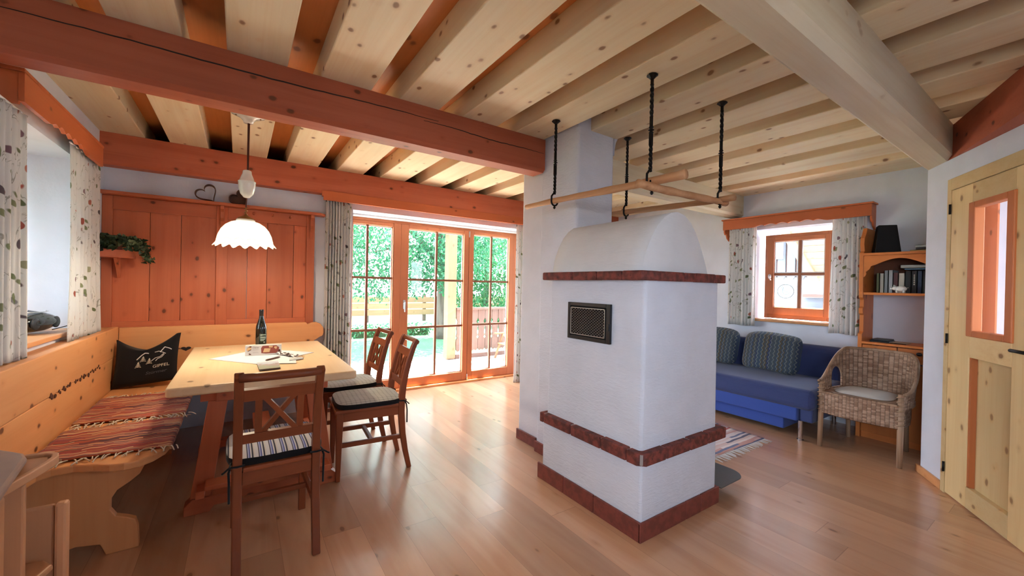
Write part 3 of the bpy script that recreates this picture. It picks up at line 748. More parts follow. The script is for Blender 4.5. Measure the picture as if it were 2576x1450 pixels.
# unseen windows behind the camera, added and sized as daylight fill
k3 = sthing('fill_window_left', 'unseen window added in the left wall for fill light', 'window', (-1.28, -0.65, 0.95))
ya, yb = -2.2, -0.2
m = MB()
for a in ((ya, ya+0.06, 0.95, 2.1), (yb-0.06, yb, 0.95, 2.1), (ya, yb, 0.95, 1.01), (ya, yb, 2.04, 2.1), ((ya+yb)/2-0.03, (ya+yb)/2+0.03, 1.01, 2.04)): m.box(-1.31, -1.25, *a)
build('window_frame', m, Wz, k3)
k4 = sthing('fill_window_front', 'unseen window added for fill light on the stove front', 'window', (2.25, -1.05, 1.0))
m = MB()
for a in ((1.75, 1.81, 1.0, 2.12), (2.69, 2.75, 1.0, 2.12), (1.81, 2.69, 1.0, 1.06), (1.81, 2.69, 2.06, 2.12), (2.22, 2.28, 1.06, 2.06)): m.box(a[0], a[1], -1.06, -1.0, a[2], a[3])
build('window_frame', m, Wz, k4)

# ------------------------------------------------------------------ chimney
def rrect(x0, x1, y0, y1, r, n=5):
    pts = []
    for cx, cy_, a0 in ((x1-r, y1-r, 0), (x0+r, y1-r, 90), (x0+r, y0+r, 180), (x1-r, y0+r, 270)):
        for i in range(n+1):
            a = radians(a0+90*i/n); pts.append((cx+r*cos(a), cy_+r*sin(a)))
    return pts
ch = sthing('chimney_column', 'white plastered chimney column rising to the joists', 'chimney', (2.1, 2.4, 0))
build('shaft', MB().prism(rrect(1.955, 2.335, 2.09, 2.50, 0.03), 'z', 0, ZJ+0.004), M_STOVE, ch, smooth=False)
build('pilaster', MB().prism(rrect(1.99, 2.335, 2.45, 2.80, 0.03), 'z', 0, ZC), M_WALL, ch)
build('corbel', MB().prism([(2.33, ZJ+0.003), (2.365, ZJ+0.003), (2.345, 2.40), (2.334, 2.35), (2.33, 2.3)], 'y', 2.09, 2.42), M_STOVE, ch)
build('chimney_cap', MB().box(1.957, 2.083, 2.092, 2.498, ZJ+0.0045, ZC+0.001), M_STOVE, ch)
def tilerow(spans, axis, fixed0, fixed1, z0, z1, mat, parent, name='skirting_tile', bev=0.004):
    for a, b_ in spans:
        mb = MB()
        if axis == 'y': mb.box(fixed0, fixed1, a, b_, z0, z1)
        else: mb.box(a, b_, fixed0, fixed1, z0, z1)
        build(name, mb, mat, parent, bevel=bev)
tilerow([(2.53, 2.80)], 'y', 1.975, 1.99, 0, 0.085, M_TILE, ch)
tilerow([(2.19, 2.50)], 'y', 1.94, 1.955, 0, 0.085, M_TILE, ch)

# ------------------------------------------------------------------ masonry stove
st = thing('tiled_stove', 'white plastered masonry stove with red brick ledges and arched hood', 'stove', (2.07, 1.7, 0))
build('lower_body', MB().prism(rrect(1.715, 2.43, 1.312, 2.12, 0.018), 'z', 0.0, 0.42), M_STOVE, st)
def taper(x, y, z):
    k = (z-0.45)/0.9
    return (x+(0.008*k if x < 2 else -0.012*k), y-(0.008*k if y > 1.9 else 0), z)
ub = MB(); P = rrect(1.708, 2.425, 1.312, 2.075, 0.022)
for i, z in enumerate((0.42, 0.8, 1.2, 1.36)):
    pass
ub.prism(P, 'z', 0.42, 1.36); ub.xf(taper)
build('upper_body', ub, M_STOVE, st)
# arched hood: front arch profile blended to a narrower one at the chimney
prof = [(1.695, 1.385), (1.698, 1.42), (1.718, 1.49), (1.757, 1.565), (1.81, 1.635), (1.87, 1.685), (1.93, 1.715), (1.985, 1.724), (2.045, 1.713), (2.105, 1.68), (2.16, 1.625), (2.205, 1.56), (2.245, 1.49), (2.275, 1.43), (2.292, 1.385)]
def hood(u, v):
    i = u*(len(prof)-1); k = min(int(i), len(prof)-2); fr = i-k
    x = prof[k][0]*(1-fr)+prof[k+1][0]*fr; z = prof[k][1]*(1-fr)+prof[k+1][1]*fr
    y = 1.315+v*0.785
    if x < 1.99: x = 1.99+(x-1.99)*(1-0.22*v)
    return (x, y, z)
hd = MB().grid(hood, 42, 8)
k = len(hd.v); n = 43
hd.f.append(tuple(i*9 for i in range(n)))
hd.f.append(tuple(i*9+8 for i in reversed(range(n))))
hb = build('arched_hood', hd, M_DOME, st)
for p in hb.data.polygons:
    if len(p.vertices) == 4: p.use_smooth = True
build('hood_shoulder', MB().prism(rrect(1.70, 2.36, 1.40, 2.08, 0.02), 'z', 1.37, 1.398), M_DOME, st)
# brick ledges, one brick per piece
def brick(poly, z0, z1): return build('ledge_brick', MB().prism(poly, 'z', z0, z1), M_BRICK, st, bevel=0.007, seg=2)
def ledge(x0, x1, y0, y1, z0, z1, cutsL, cutsF, cham, core):
    build('ledge_mortar', MB().box(x0+0.012, x1-0.012, y0+0.012, y1, z0+0.006, z1-0.005), M_GROUT, st)
    g = 0.0035
    cl = sorted(cutsL); cf = sorted(cutsF)
    brick([(x0, cl[0]-g), (x0, y0+cham), (x0+cham, y0), (cf[0]-g, y0), (cf[0]-g, y0+core), (x0+core, y0+core), (x0+core, cl[0]-g)], z0, z1)
    for a, b_ in zip(cl, cl[1:]+[y1]): brick([(x0, a+g), (x0+core, a+g), (x0+core, b_-g), (x0, b_-g)], z0+rnd.uniform(-.001, .001), z1+rnd.uniform(-.003, .002))
    for a, b_ in zip(cf, cf[1:]+[x1]): brick([(a+g, y0), (b_-g, y0), (b_-g, y0+core), (a+g, y0+core)], z0+rnd.uniform(-.001, .001), z1+rnd.uniform(-.003, .002))
    brick([(x1-core, y0+core+g), (x1, y0+core+g), (x1, y1), (x1-core, y1)], z0, z1)
ledge(1.668, 2.468, 1.272, 2.10, 0.402, 0.466, [1.375, 1.555, 1.80, 2.06], [1.87, 2.09, 2.27], 0.035, 0.09)
ledge(1.656, 2.445, 1.283, 2.085, 1.342, 1.392, [1.42, 1.60, 1.80], [1.80, 2.02, 2.13, 2.33], 0.01, 0.09)
# clay skirting tiles
sk = [(1.30, 1.625), (1.63, 1.885), (1.89, 2.15)]
tilerow(sk, 'y', 1.70, 1.7145, 0, 0.102, M_TILE, st)
tilerow([(1.70, 2.10), (2.104, 2.25), (2.254, 2.445)], 'x', 1.297, 1.3115, 0, 0.100, M_TILE, st)
tilerow([(1.312, 1.60), (1.604, 1.9), (1.904, 2.1)], 'y', 2.4305, 2.445, 0, 0.1, M_TILE, st)
# lattice vent door on the left face
gv = MB(); gy0, gy1, gz0, gz1 = 1.525, 1.872, 0.985, 1.208; xg = 1.712
gv.box(xg-0.016, xg, gy0, gy0+0.03, gz0, gz1); gv.box(xg-0.016, xg, gy1-0.022, gy1, gz0, gz1); gv.box(xg-0.016, xg, gy0+0.03, gy1-0.022, gz1-0.022, gz1); gv.box(xg-0.016, xg, gy0+0.03, gy1-0.022, gz0, gz0+0.022)
vf = build('vent_frame', gv, M_BLACK, st, bevel=0.003)
build('vent_back', MB().box(xg-0.006, xg, gy0+0.03, gy1-0.022, gz0+0.022, gz1-0.022), M_BLACKMATT, vf)
m = MB(); a0, a1, b0, b1 = gy0+0.038, gy1-0.030, gz0+0.030, gz1-0.030
for q in ((a0, a1, b0, b0+0.003), (a0, a1, b1-0.003, b1), (a0, a0+0.003, b0, b1), (a1-0.003, a1, b0, b1)): m.box(xg-0.019, xg-0.013, *q)
nx, nz = 12, 10; sx = (a1-a0)/nx; sz = (b1-b0)/nz
for i in range(nx):
    for s in (0, 1):
        pts = []
        for j in range(nz*6+1):
            tt = j/6; ph = tt-floor(tt); tri = abs(((tt) % 2)-1)
            yy = a0+sx*(i+0.5)+(1 if s else -1)*(tri-0.5)*sx*1.02
            pts.append((xg-0.014, min(max(yy, a0), a1), b0+sz*tt))
        m.tube(pts, 0.0009, 4)
build('lattice_grille', m, M_SILVER, vf)
build('latch', MB().box(xg-0.03, xg-0.016, gy0-0.004, gy0+0.008, 1.06, 1.10), M_BLACK, vf, bevel=0.002)
# metal spark plate that juts out on the far side of the stove
hp = thing('spark_plate', 'dark metal spark plate jutting out beside the stove foot', 'hearth plate', (2.6, 1.4, 0.09))
pts = [(2.447, 1.285), (2.66, 1.285)] + [(2.66+0.11*sin(radians(a)), 1.395-0.11*cos(radians(a))) for a in range(10, 91, 10)] + [(2.77, 1.75), (2.447, 1.75)]
build('plate', MB().prism(pts, 'z', 0.088, 0.094), M_STEEL, hp, bevel=0.002)
build('foot', MB().box(2.45, 2.62, 1.42, 1.72, 0, 0.088), M_TILE, hp)

# ================================================================== WALL PANELLING, SHELF, CURTAINS
wp = thing('wall_panelling', 'orange pine wall panelling with a narrow top shelf behind the corner bench', 'panelling', (-0.14, 4.45, 0.9))
def bd(x0, x1, z0, z1, y0=4.452, y1=4.478): return MB().box(x0, x1, y0, y1, z0, z1)
for a, b_ in ((-0.845, -0.62), (-0.62, -0.42), (-0.42, -0.172)):
    build('board', bd(a+0.0015, b_-0.0015, 0.9, 1.87), W('panel', 'z'), wp, bevel=0.002)
for a, b_ in ((-0.098, 0.055), (0.055, 0.213), (0.213, 0.433), (0.433, 0.545)):
    build('board', bd(a+0.0015, b_-0.0015, 0.9, 1.86), W('panel', 'z'), wp, bevel=0.002)
for a, b_ in ((-0.904, -0.842), (-0.176, -0.094), (0.543, 0.615)):
    build('stile', MB().box(a, b_, 4.43, 4.4515, 0.88, 1.955), W('panel', 'z'), wp, bevel=0.003)
for a, b_ in ((-0.8418, -0.1762), (-0.0938, 0.5428)):
    build('rail', MB().box(a, b_, 4.431, 4.4512, 1.845, 1.955), W('panel', 'x'), wp, bevel=0.003)
    build('rail', MB().box(a, b_, 4.431, 4.4512, 0.88, 0.945), W('panel', 'x'), wp, bevel=0.003)
build('shelf', MB().prism([(-0.904, 4.478), (-0.904, 4.352), (0.66, 4.352), (0.705, 4.40), (0.705, 4.478)], 'z', 1.956, 1.982), W('panel', 'x'), wp, bevel=0.004)
for x in (-0.135, 0.585):
    pts = [(4.43, 1.955), (4.362, 1.955), (4.362, 1.925), (4.39, 1.90), (4.40, 1.85), (4.385, 1.82), (4.41, 1.79), (4.43, 1.72)]
    build('bracket', MB().prism(pts, 'x', x-0.014, x+0.014), W('panel', 'z'), wp, bevel=0.003)
for x in (0.1, 0.25, 0.4): build('peg', MB().tube([(x, 4.43, 1.915), (x, 4.385, 1.92)], 0.009, 8), W('panel', 'y'), wp, smooth=True)

# heart ornaments standing on the shelf
def heart(t):
    return (0.0625*16*sin(t)**3/1.0, (13*cos(t)-5*cos(2*t)-2*cos(3*t)-cos(4*t))*0.0625)
def heart_ring(name, label, cx, cz, size, rot, yc, depth, back):
    h = thing(name, label, 'heart ornament', (cx, yc, 1.982), 'heart ornaments on the panelling shelf')
    n = 60; out = []; inn = []
    for i in range(n):
        x, z = heart(2*pi*i/n)
        c, s = cos(rot), sin(rot)
        out.append((cx+size*(x*c-z*s), cz+size*(x*s+z*c)))
        inn.append((cx+size*0.90*(x*c-z*s), cz+size*0.90*((x*s+z*c))))
    mn = min(z for x, z in out); dz = 1.9825-mn
    out = [(x, z+dz) for x, z in out]; inn = [(x, z+dz) for x, z in inn]
    m = MB(); k = 0
    for y in (yc-depth/2, yc+depth/2):
        m.v += [(x, y, z) for x, z in out]+[(x, y, z) for x, z in inn]
    for i in range(n):
        j = (i+1) % n
        m.f += [(i, j, n+j, n+i), (2*n+i, 3*n+i, 3*n+j, 2*n+j), (i, 2*n+i, 2*n+j, j), (n+i, n+j, 3*n+j, 3*n+i)]
    build('band', m, M_RUST, h)
    if back:
        build('back_plate', MB().prism(inn, 'y', yc+depth/2-0.006, yc+depth/2-0.001), M_RUST, h)
    return h
heart_ring('heart_ornament', 'open rusty iron heart band on the panelling shelf', -0.245, 2.05, 0.082, radians(38), 4.415, 0.05, False)
heart_ring('heart_ornament', 'rusty iron heart with a solid back on the panelling shelf', -0.012, 2.05, 0.076, radians(42), 4.415, 0.06, True)

# corner shelf with ivy
cs = thing('corner_shelf', 'small wooden corner shelf under the ivy', 'shelf', (-0.84, 4.38, 1.46))
build('board', MB().prism([(-0.904, 4.428), (-0.904, 4.16), (-0.86, 4.16), (-0.70, 4.33), (-0.70, 4.428)], 'z', 1.455, 1.478), W('panel', 'x'), cs, bevel=0.003)
build('bracket', MB().prism([(4.428, 1.455), (4.30, 1.455), (4.38, 1.38), (4.428, 1.30)], 'x', -0.81, -0.79), W('panel', 'z'), cs)
build('edge_strip', MB().bar((-0.70, 4.32, 1.49), (-0.86, 4.155, 1.49), 0.012, 0.05), W('panel', 'x'), cs)
iv = thing('ivy_plant', 'trailing green ivy on the corner shelf', 'plant', (-0.82, 4.34, 1.479))
build('pot', MB().capped([(0.045, 0), (0.06, 0.07), (0.063, 0.075)], (-0.82, 4.35, 1.479), 16), M_TILE, iv, smooth=True)
def ivy_leaf(m, p, d, nrm, s):
    d = d.normalized(); r = d.cross(nrm).normalized(); n = r.cross(d)
    pts = [(0, 0), (0.28, -0.05), (0.5, 0.18), (0.3, 0.42), (0.25, 0.62), (0, 1.0), (-0.25, 0.62), (-0.3, 0.42), (-0.5, 0.18), (-0.28, -0.05)]
    k = len(m.v)
    for a, b_ in pts: m.v.append(tuple(p+r*a*s+d*b_*s+n*(0.12*s*abs(a)*2)))
    m.f.append(tuple(k+i for i in range(len(pts))))
rv = random.Random(11)
lv = MB(); lv2 = MB(); stm = MB()
for i in range(34):
    a = rv.uniform(-2.3, 0.6); L = rv.uniform(0.10, 0.32); p = Vector((-0.82, 4.33, 1.555)); pts = [p.copy()]
    v = Vector((cos(a)*0.03, sin(a)*0.022, 0.018))
    n = int(L/0.022)
    for k in range(n):
        p = p+v+Vector((rv.uniform(-.006, .006), rv.uniform(-.004, .004), rv.uniform(-.004, .004)))
        v.z -= 0.0042; v.x *= 0.90; v.y *= 0.93
        p.y = min(p.y, 4.415); p.x = max(p.x, -0.89)
        pts.append(p.copy())
        for q in range(2):
            dd = Vector((rv.uniform(-1, 1), rv.uniform(-1.2, 0.3), rv.uniform(-0.9, 0.5)))
            nn = Vector((rv.uniform(-.6, .6), -1, rv.uniform(0, 1)))
            pp = p+Vector((rv.uniform(-.014, .014), rv.uniform(-.016, 0.0), rv.uniform(-.012, .012)))
            pp.y = min(pp.y, 4.412)
            ivy_leaf(lv if rv.random() < 0.72 else lv2, pp, dd, nn, rv.uniform(0.028, 0.046))
    stm.tube(pts, 0.0016, 4)
build('stems', stm, plain('ivy_stem', (0.06, 0.05, 0.02)), iv)
build('dark_leaves', lv, plain('dark_ivy_leaf', (0.025, 0.05, 0.018), 0.45), iv, fix=False)
build('variegated_leaves', lv2, plain('pale_ivy_leaf', (0.20, 0.26, 0.13), 0.5), iv, fix=False)

# ---- curtains: pleated sheets hung along x or y
def curtain(name, label, a0, a1, z0, z1, along, pos, folds, amp, seed, gather=0.0, flare=0.0, bow=None, group='floral curtains'):
    rr = random.Random(seed); ph = rr.uniform(0, 6); nu = folds*14; nv = 26
    ph2 = [rr.uniform(-0.5, 0.5) for _ in range(folds+2)]
    L = (a1-a0)*1.55
    def fn(u, v):
        z = z1-(z1-z0)*v
        loc = u*folds; i = int(loc); w = ph2[i]*(1-(loc-i))+ph2[min(i+1, folds+1)]*(loc-i)
        A = amp*(0.55+0.45*v)*(0.8+0.3*sin(3*u+ph))
        d = A*sin(2*pi*folds*u+w+ph)+0.35*A*sin(4.3*pi*folds*u+1.3+ph+1.5*v)
        am = (a0+a1)/2
        a = a0+(a1-a0)*u
        a = am+(a-am)*(1-gather*sin(pi*min(1, v*1.05))+flare*v)
        if bow: a += bow(u, v)
        zz = z + (0.004*sin(9*u+ph) if v > 0.98 else 0)
        return (a, pos+d, zz) if along == 'x' else (pos+d, a, zz)
    m = MB().grid(fn, nu, nv, lambda u, v: (u*L, (z1-z0)*(1-v)))
    t = thing(name, label, 'curtain', ((a0+a1)/2, pos, z0) if along == 'x' else (pos, (a0+a1)/2, z0), group)
    build('drape', m, M_CURTAIN, t, smooth=True, solid=0.003, fix=False)
    hd = MB()
    if along == 'x': hd.tube([(a0-0.02, pos, z1+0.004), (a1+0.02, pos, z1+0.004)], 0.006, 6)
    else: hd.tube([(pos, a0-0.02, z1+0.004), (pos, a1+0.02, z1+0.004)], 0.006, 6)
    build('curtain_rail', hd, M_WHITE, t, smooth=True)
    return t
curtain('curtain', 'long floral curtain at the bench end of the terrace doors', 0.712, 0.955, 0.02, 2.15, 'x', 4.405, 9, 0.030, 1)
curtain('curtain', 'long floral curtain between terrace doors and chimney', 3.06, 3.29, 0.0, 2.15, 'x', 4.42, 7, 0.026, 2)
curtain('curtain', 'short floral curtain at the stove side of the small window', 2.245, 2.55, 0.893, 2.075, 'y', 4.90, 8, 0.022, 3)
curtain('curtain', 'short floral curtain beside the bookshelf', 1.262, 1.525, 0.893, 2.075, 'y', 4.89, 7, 0.022, 4, flare=0.12)
curtain('curtain', 'floral curtain of the left window, nearest the high chair', 2.50, 2.87, 0.909, 2.055, 'y', -0.850, 6, 0.020, 5)
curtain('curtain', 'backlit floral curtain of the left window, beside the panelling', 3.50, 4.08, 0.909, 2.10, 'y', -0.848, 7, 0.020, 6, gather=0.10)

# ---- pelmets
def scallop(a0, a1, zt, zb, deep, nsc):
    """board outline: straight top, wavy lower edge with square ends"""
    L = a1-a0; e = 0.25*L; pts = [(a0, zt), (a0, zb-deep), (a0+e, zb-deep)]
    n = nsc*12
    for i in range(n+1):
        t = i/n
        pts.append((a0+e+(L-2*e)*t, zb-deep+deep*(0.35+0.65*abs(sin(pi*nsc*t)))*min(1, 6*min(t, 1-t)+0.1)))
    pts += [(a1-e, zb-deep), (a1, zb-deep), (a1, zt)]
    return pts
pv = thing('curtain_pelmet', 'scalloped orange pine pelmet above the small window', 'pelmet', (4.9, 1.92, 2.05), 'curtain pelmets')
build('front_board', MB().prism(scallop(1.215, 2.60, 2.135, 2.05, 0.025, 6), 'x', 4.845, 4.862), W('valance', 'y'), pv, bevel=0.003)
build('top_board', MB().prism([(4.83, 1.20), (4.98, 1.20), (4.98, 2.615), (4.83, 2.615)], 'z', 2.136, 2.152), W('valance', 'y'), pv, bevel=0.004)
for y in (1.215, 2.583):
    build('end_board', MB().prism([(4.8625, 2.135), (4.8625, 2.0), (4.88, 1.97), (4.90, 1.99), (4.93, 1.93), (4.979, 1.90), (4.979, 2.135)], 'y', y, y+0.017), W('valance', 'z'), pv, bevel=0.002)
pt = thing('curtain_pelmet', 'long orange pine pelmet below the beam over the terrace doors', 'pelmet', (1.95, 4.33, 2.11), 'curtain pelmets')
build('front_board', MB().prism([(0.66, 2.205), (0.66, 2.15), (0.675, 2.15), (0.675, 2.112), (3.30, 2.112), (3.30, 2.205)], 'y', 4.328, 4.349), W('valance', 'x'), pt, bevel=0.003)
build('top_board', MB().box(0.68, 3.30, 4.3495, 4.479, 2.168, 2.182), W('valance', 'x'), pt)
pl_ = thing('curtain_pelmet', 'orange pine pelmet with a wavy edge above the left window', 'pelmet', (-0.86, 3.33, 2.06), 'curtain pelmets')
build('front_board', MB().prism(scallop(2.71, 3.955, 2.205, 2.105, 0.03, 6), 'x', -0.822, -0.803), W('valance', 'y'), pl_, bevel=0.003)
build('top_board', MB().box(-0.904, -0.80, 2.70, 3.965, 2.206, 2.222), W('valance', 'y'), pl_, bevel=0.003)
build('end_board', MB().box(-0.904, -0.8225, 2.715, 2.733, 2.065, 2.205), W('valance', 'z'), pl_)

# ================================================================== CORNER BENCH
cb = thing('corner_bench', 'L shaped knotty pine corner bench with scroll cut backrest', 'bench', (-0.5, 3.6, 0))
By, Bx = W('bench', 'y'), W('bench', 'x')
build('backrest', MB().box(-0.825, -0.782, 1.95, 4.348, 0.69, 0.915), By, cb, bevel=0.006)
build('backrest', MB().box(-0.825, -0.784, 1.95, 4.348, 0.44, 0.689), By, cb, bevel=0.004)
build('ledge', MB().box(-0.904, -0.8255, 1.95, 4.428, 0.88, 0.905), By, cb, bevel=0.003)
sc_ = [(-0.782, 0.71), (0.60, 0.71), (0.645, 0.74), (0.665, 0.755), (0.69, 0.765), (0.70, 0.80), (0.695, 0.85), (0.67, 0.885), (0.63, 0.903), (0.59, 0.90), (0.555, 0.885), (0.54, 0.905), (-0.782, 0.905)]
build('backrest', MB().prism(sc_, 'y', 4.349, 4.388), Bx, cb, bevel=0.005)
build('backrest', MB().prism([(-0.782, 0.44), (0.60, 0.44), (0.60, 0.7095), (-0.782, 0.7095)], 'y', 4.350, 4.388), Bx, cb, bevel=0.004)
build('ledge', MB().box(-0.82, 0.60, 4.3885, 4.43, 0.86, 0.884), Bx, cb)
seat = [(-0.781, 1.95), (-0.72, 1.95), (-0.72, 2.40), (-0.70, 2.52), (-0.666, 2.553), (-0.60, 2.556), (-0.53, 2.525), (-0.47, 2.485), (-0.42, 2.470), (-0.37, 2.482), (-0.325, 2.53), (-0.292, 2.60), (-0.28, 2.68), (-0.28, 3.84), (-0.24, 3.88), (0.62, 3.88), (0.62, 4.348), (-0.781, 4.348)]
build('seat', MB().prism(seat, 'z', 0.425, 0.462), By, cb, bevel=0.008, seg=3)
ep = [(-0.78, 0.424), (-0.375, 0.424), (-0.372, 0.385), (-0.385, 0.355), (-0.42, 0.325), (-0.465, 0.295), (-0.487, 0.255), (-0.488, 0.21), (-0.468, 0.175), (-0.43, 0.158), (-0.40, 0.14), (-0.39, 0.10), (-0.385, 0.0), (-0.50, 0.0), (-0.52, 0.055), (-0.60, 0.07), (-0.68, 0.055), (-0.70, 0.0), (-0.78, 0.0)]
build('end_panel', MB().prism(ep, 'y', 2.60, 2.635), W('bench', 'z'), cb, bevel=0.004)
ep2 = [(y_-2.6+3.3-0.0, z) for y_, z in []]
build('end_panel', MB().prism([(4.348-(x+0.78), z) for x, z in ep], 'x', 0.52, 0.555), W('bench', 'z'), cb, bevel=0.004)
build('end_panel', MB().prism([(-0.78, 0.424), (-0.375, 0.424), (-0.40, 0), (-0.78, 0)], 'y', 3.86, 3.89), W('bench', 'z'), cb)
# bark edge left in the plank joint of the left backrest
M_BARKK = plain('dark_bark', (0.09, 0.028, 0.012), 0.8); rk = random.Random(5)
for i in range(26):
    y = 2.98+0.9*i/26+rk.uniform(-.012, .012); s = rk.uniform(0.006, 0.017); z = 0.69+rk.uniform(-.012, .008)
    if i in (9, 10, 17): continue
    mk = MB(); mk.prism([(y+s*1.3*cos(a*pi/5)*rk.uniform(.7, 1.1), z+s*sin(a*pi/5)*rk.uniform(.7, 1.1)) for a in range(10)], 'x', -0.783, -0.7805)
    build('knot', mk, M_BARKK, cb)
build('cutout_shade', MB().prism([(-0.366+0.034*heart(2*pi*i/40)[0]*1.0, 0.712+0.02*heart(2*pi*i/40)[1]) for i in range(40)], 'y', 4.3475, 4.3505), M_DARKKNOT, cb, label='dark sheet standing in for the shade of a backrest cut-out')  # dark sheet on the plank paints the shade inside a hole

# ---- rag runners on the left seat
def runner(label, y0, y1, seed, hang):
    t = thing('bench_runner', label, 'runner', (-0.52, (y0+y1)/2, 0.463), 'rag runners on the bench')
    rr = random.Random(seed)
    def fn(u, v):
        y = y0+(y1-y0)*v; s = u*0.515
        z = 0.472+0.003*sin(23*v+5*u)+0.002*sin(41*u)
        x = -0.762+s
        if x > -0.274: z -= (x+0.274)*0.6; x = -0.274+(x+0.274)*0.12
        return (x, y+0.012*sin(3*u+seed), z)
    build('weave', MB().grid(fn, 28, 40, lambda u, v: (u, v)), M_RAG, t, smooth=True, solid=0.008, fix=False)
    for yy, sg in ((y0, -1), (y1, 1)):
        m = MB()
        for i in range(26):
            x = -0.75+0.50*i/25; n = 5; pts = []
            L = rr.uniform(0.045, 0.075); k = rr.uniform(-0.035, 0.045)
            for q in range(n+1):
                tq = q/n
                pts.append((x+k*tq, yy+0.012*sin(3*(x+0.76)/0.56+seed)+sg*L*tq, 0.470+0.005*sin(pi*tq)-0.001*tq))
            m.tube(pts, 0.0028, 5)
        build('fringe', m, M_FRINGE, t, smooth=True)
runner('red rag runner at the near end of the bench seat', 2.60, 3.09, 1, 0)
runner('red rag runner on the bench before the black cushion', 3.20, 3.80, 2, 0)

# ---- black cushion with embroidered mountains
pc = Vector((-0.585, 4.17, 0.665)); PW, PH, PT = 0.195, 0.185, 0.075
tlt = radians(14)
def pil(u, v, back=False, lift=0.0):
    dent = 0.62*max(0, v)**2.2*max(0, 1-(abs(u+0.05)/0.92)**1.35)
    x = PW*u*(1-0.05*(1-v*v)); z = PH*(v-dent)+0.022*u
    d = PT*(max(0, 1-u**4)**0.5)*(max(0, 1-v**4)**0.5)
    d = d+lift
    yy = d if back else -d
    y2 = yy*cos(tlt)+z*sin(tlt); z2 = z*cos(tlt)-yy*sin(tlt)*0.4
    ca, sa_ = cos(radians(-8)), sin(radians(-8))
    return (pc.x+x*ca-y2*sa_, pc.y+x*sa_+y2, pc.z+z2)
bc = thing('black_cushion', 'black cushion with a stitched mountain scene in the bench corner', 'cushion', pc)
m = MB().grid(lambda u, v: pil(2*u-1, 2*v-1), 28, 28); m.add(MB().grid(lambda u, v: pil(2*u-1, 2*v-1, True), 28, 28))
build('cover', m, M_BLACKCLOTH, bc, smooth=True)
M_STITCH = plain('cream_stitching', (0.72, 0.66, 0.55), 0.8); M_STITCHW = plain('white_stitching', (0.8, 0.8, 0.8), 0.8); M_STITCHG = plain('grey_stitching', (0.10, 0.10, 0.11), 0.8)
def pf(x, y): return pil(x, y, False, 0.0025)
def stitch(pts, r): 
    q = []
    for a, b_ in zip(pts, pts[1:]):
        for i in range(4): q.append((a[0]+(b_[0]-a[0])*i/4, a[1]+(b_[1]-a[1])*i/4))
    q.append(pts[-1]); return MB().tube([pf(*p) for p in q], r, 5)
m = stitch([(-0.22, 0.06), (-0.06, 0.27), (0.02, 0.36), (0.10, 0.33), (0.14, 0.30)], 0.0035)
m.add(stitch([(0.33, 0.32), (0.46, 0.34), (0.56, 0.27), (0.68, 0.18)], 0.0025)); m.add(stitch([(0.50, 0.28), (0.62, 0.50), (0.66, 0.47), (0.78, 0.38), (0.84, 0.32)], 0.0035))
m.add(stitch([(0.62, 0.2), (0.52, 0.08), (0.36, 0.04), (0.25, -0.06)], 0.0022)); m.add(stitch([(0.64, 0.16), (0.56, 0.05), (0.44, 0.0), (0.38, -0.08)], 0.0022))
build('mountain_outline', m, M_STITCHW, bc)
m = MB()
for cx, cy_ in ((-0.02, 0.06), (-0.16, -0.16), (0.18, -0.06)):
    m.add(stitch([(cx, cy_+0.13), (cx, cy_-0.10)], 0.0016))
    for k in range(4):
        w_ = 0.03+0.022*k; yy = cy_+0.10-0.055*k
        m.add(stitch([(cx-w_, yy-0.035), (cx, yy), (cx+w_, yy-0.035)], 0.0022))
build('fir_trees', m, M_STITCH, bc)
build('lettering', text_mb('GIPFEL', 0.19, lambda x, y: pf(0.30+x*0.92, -0.36+y*0.9+0.05*x)), M_STITCH, bc, fix=False)
build('lettering', text_mb('Stürmer', 0.17, lambda x, y: pf(0.08+x*1.15+0.3*y, -0.60+y*1.0+0.05*x)), M_STITCHG, bc, fix=False)

# ================================================================== DINING TABLE
dt = thing('dining_table', 'pale pine trestle dining table in front of the corner bench', 'table', (0.155, 3.3, 0))
TX0, TX1, TY0, TY1 = -0.295, 0.605, 2.56, 4.05
tp = [(TX0+0.01, TY0), (TX1-0.012, TY0), (TX1, TY0+0.02), (TX1, TY1), (TX0, TY1), (TX0, TY0+0.02)]
build('tabletop', MB().prism(tp, 'z', 0.712, 0.76), W('table', 'y'), dt, bevel=0.010, seg=3)
build('apron', MB().box(-0.10, 0.41, 2.76, 3.82, 0.62, 0.7115), W('panel', 'y'), dt, bevel=0.004)
for y in (2.80, 3.74):
    for s in (-1, 1):
        x = 0.155
        build('leg', MB().prism([(x+s*0.20, 0.6195), (x+s*0.29, 0.6195), (x+s*0.365, 0.085), (x+s*0.27, 0.085)], 'y', y, y+0.055), W('panel', 'z'), dt, bevel=0.004)
    build('bearer', MB().box(-0.17, 0.48, y-0.004, y+0.06, 0.62, 0.711), W('panel', 'x'), dt, bevel=0.003)
    pts = [(-0.235, 0), (-0.235, 0.05), (-0.20, 0.084), (0.51, 0.084), (0.545, 0.05), (0.545, 0), (0.43, 0), (0.41, 0.03), (-0.10, 0.03), (-0.12, 0)]
    build('foot', MB().prism(pts, 'y', y-0.01, y+0.075), W('panel', 'x'), dt, bevel=0.004)
build('stretcher', MB().box(0.10, 0.21, 2.81, 3.78, 0.20, 0.25), W('panel', 'y'), dt, bevel=0.004)
build('footrest', MB().box(-0.14, 0.45, 2.69, 2.79, 0.16, 0.185), W('panel', 'x'), dt, bevel=0.004)
for s, x in ((-1, -0.16), (1, 0.47)):
    build('footrest_rail', MB().box(x-0.02, x+0.02, 2.70, 3.75, 0.12, 0.16), W('panel', 'y'), dt, bevel=0.004)

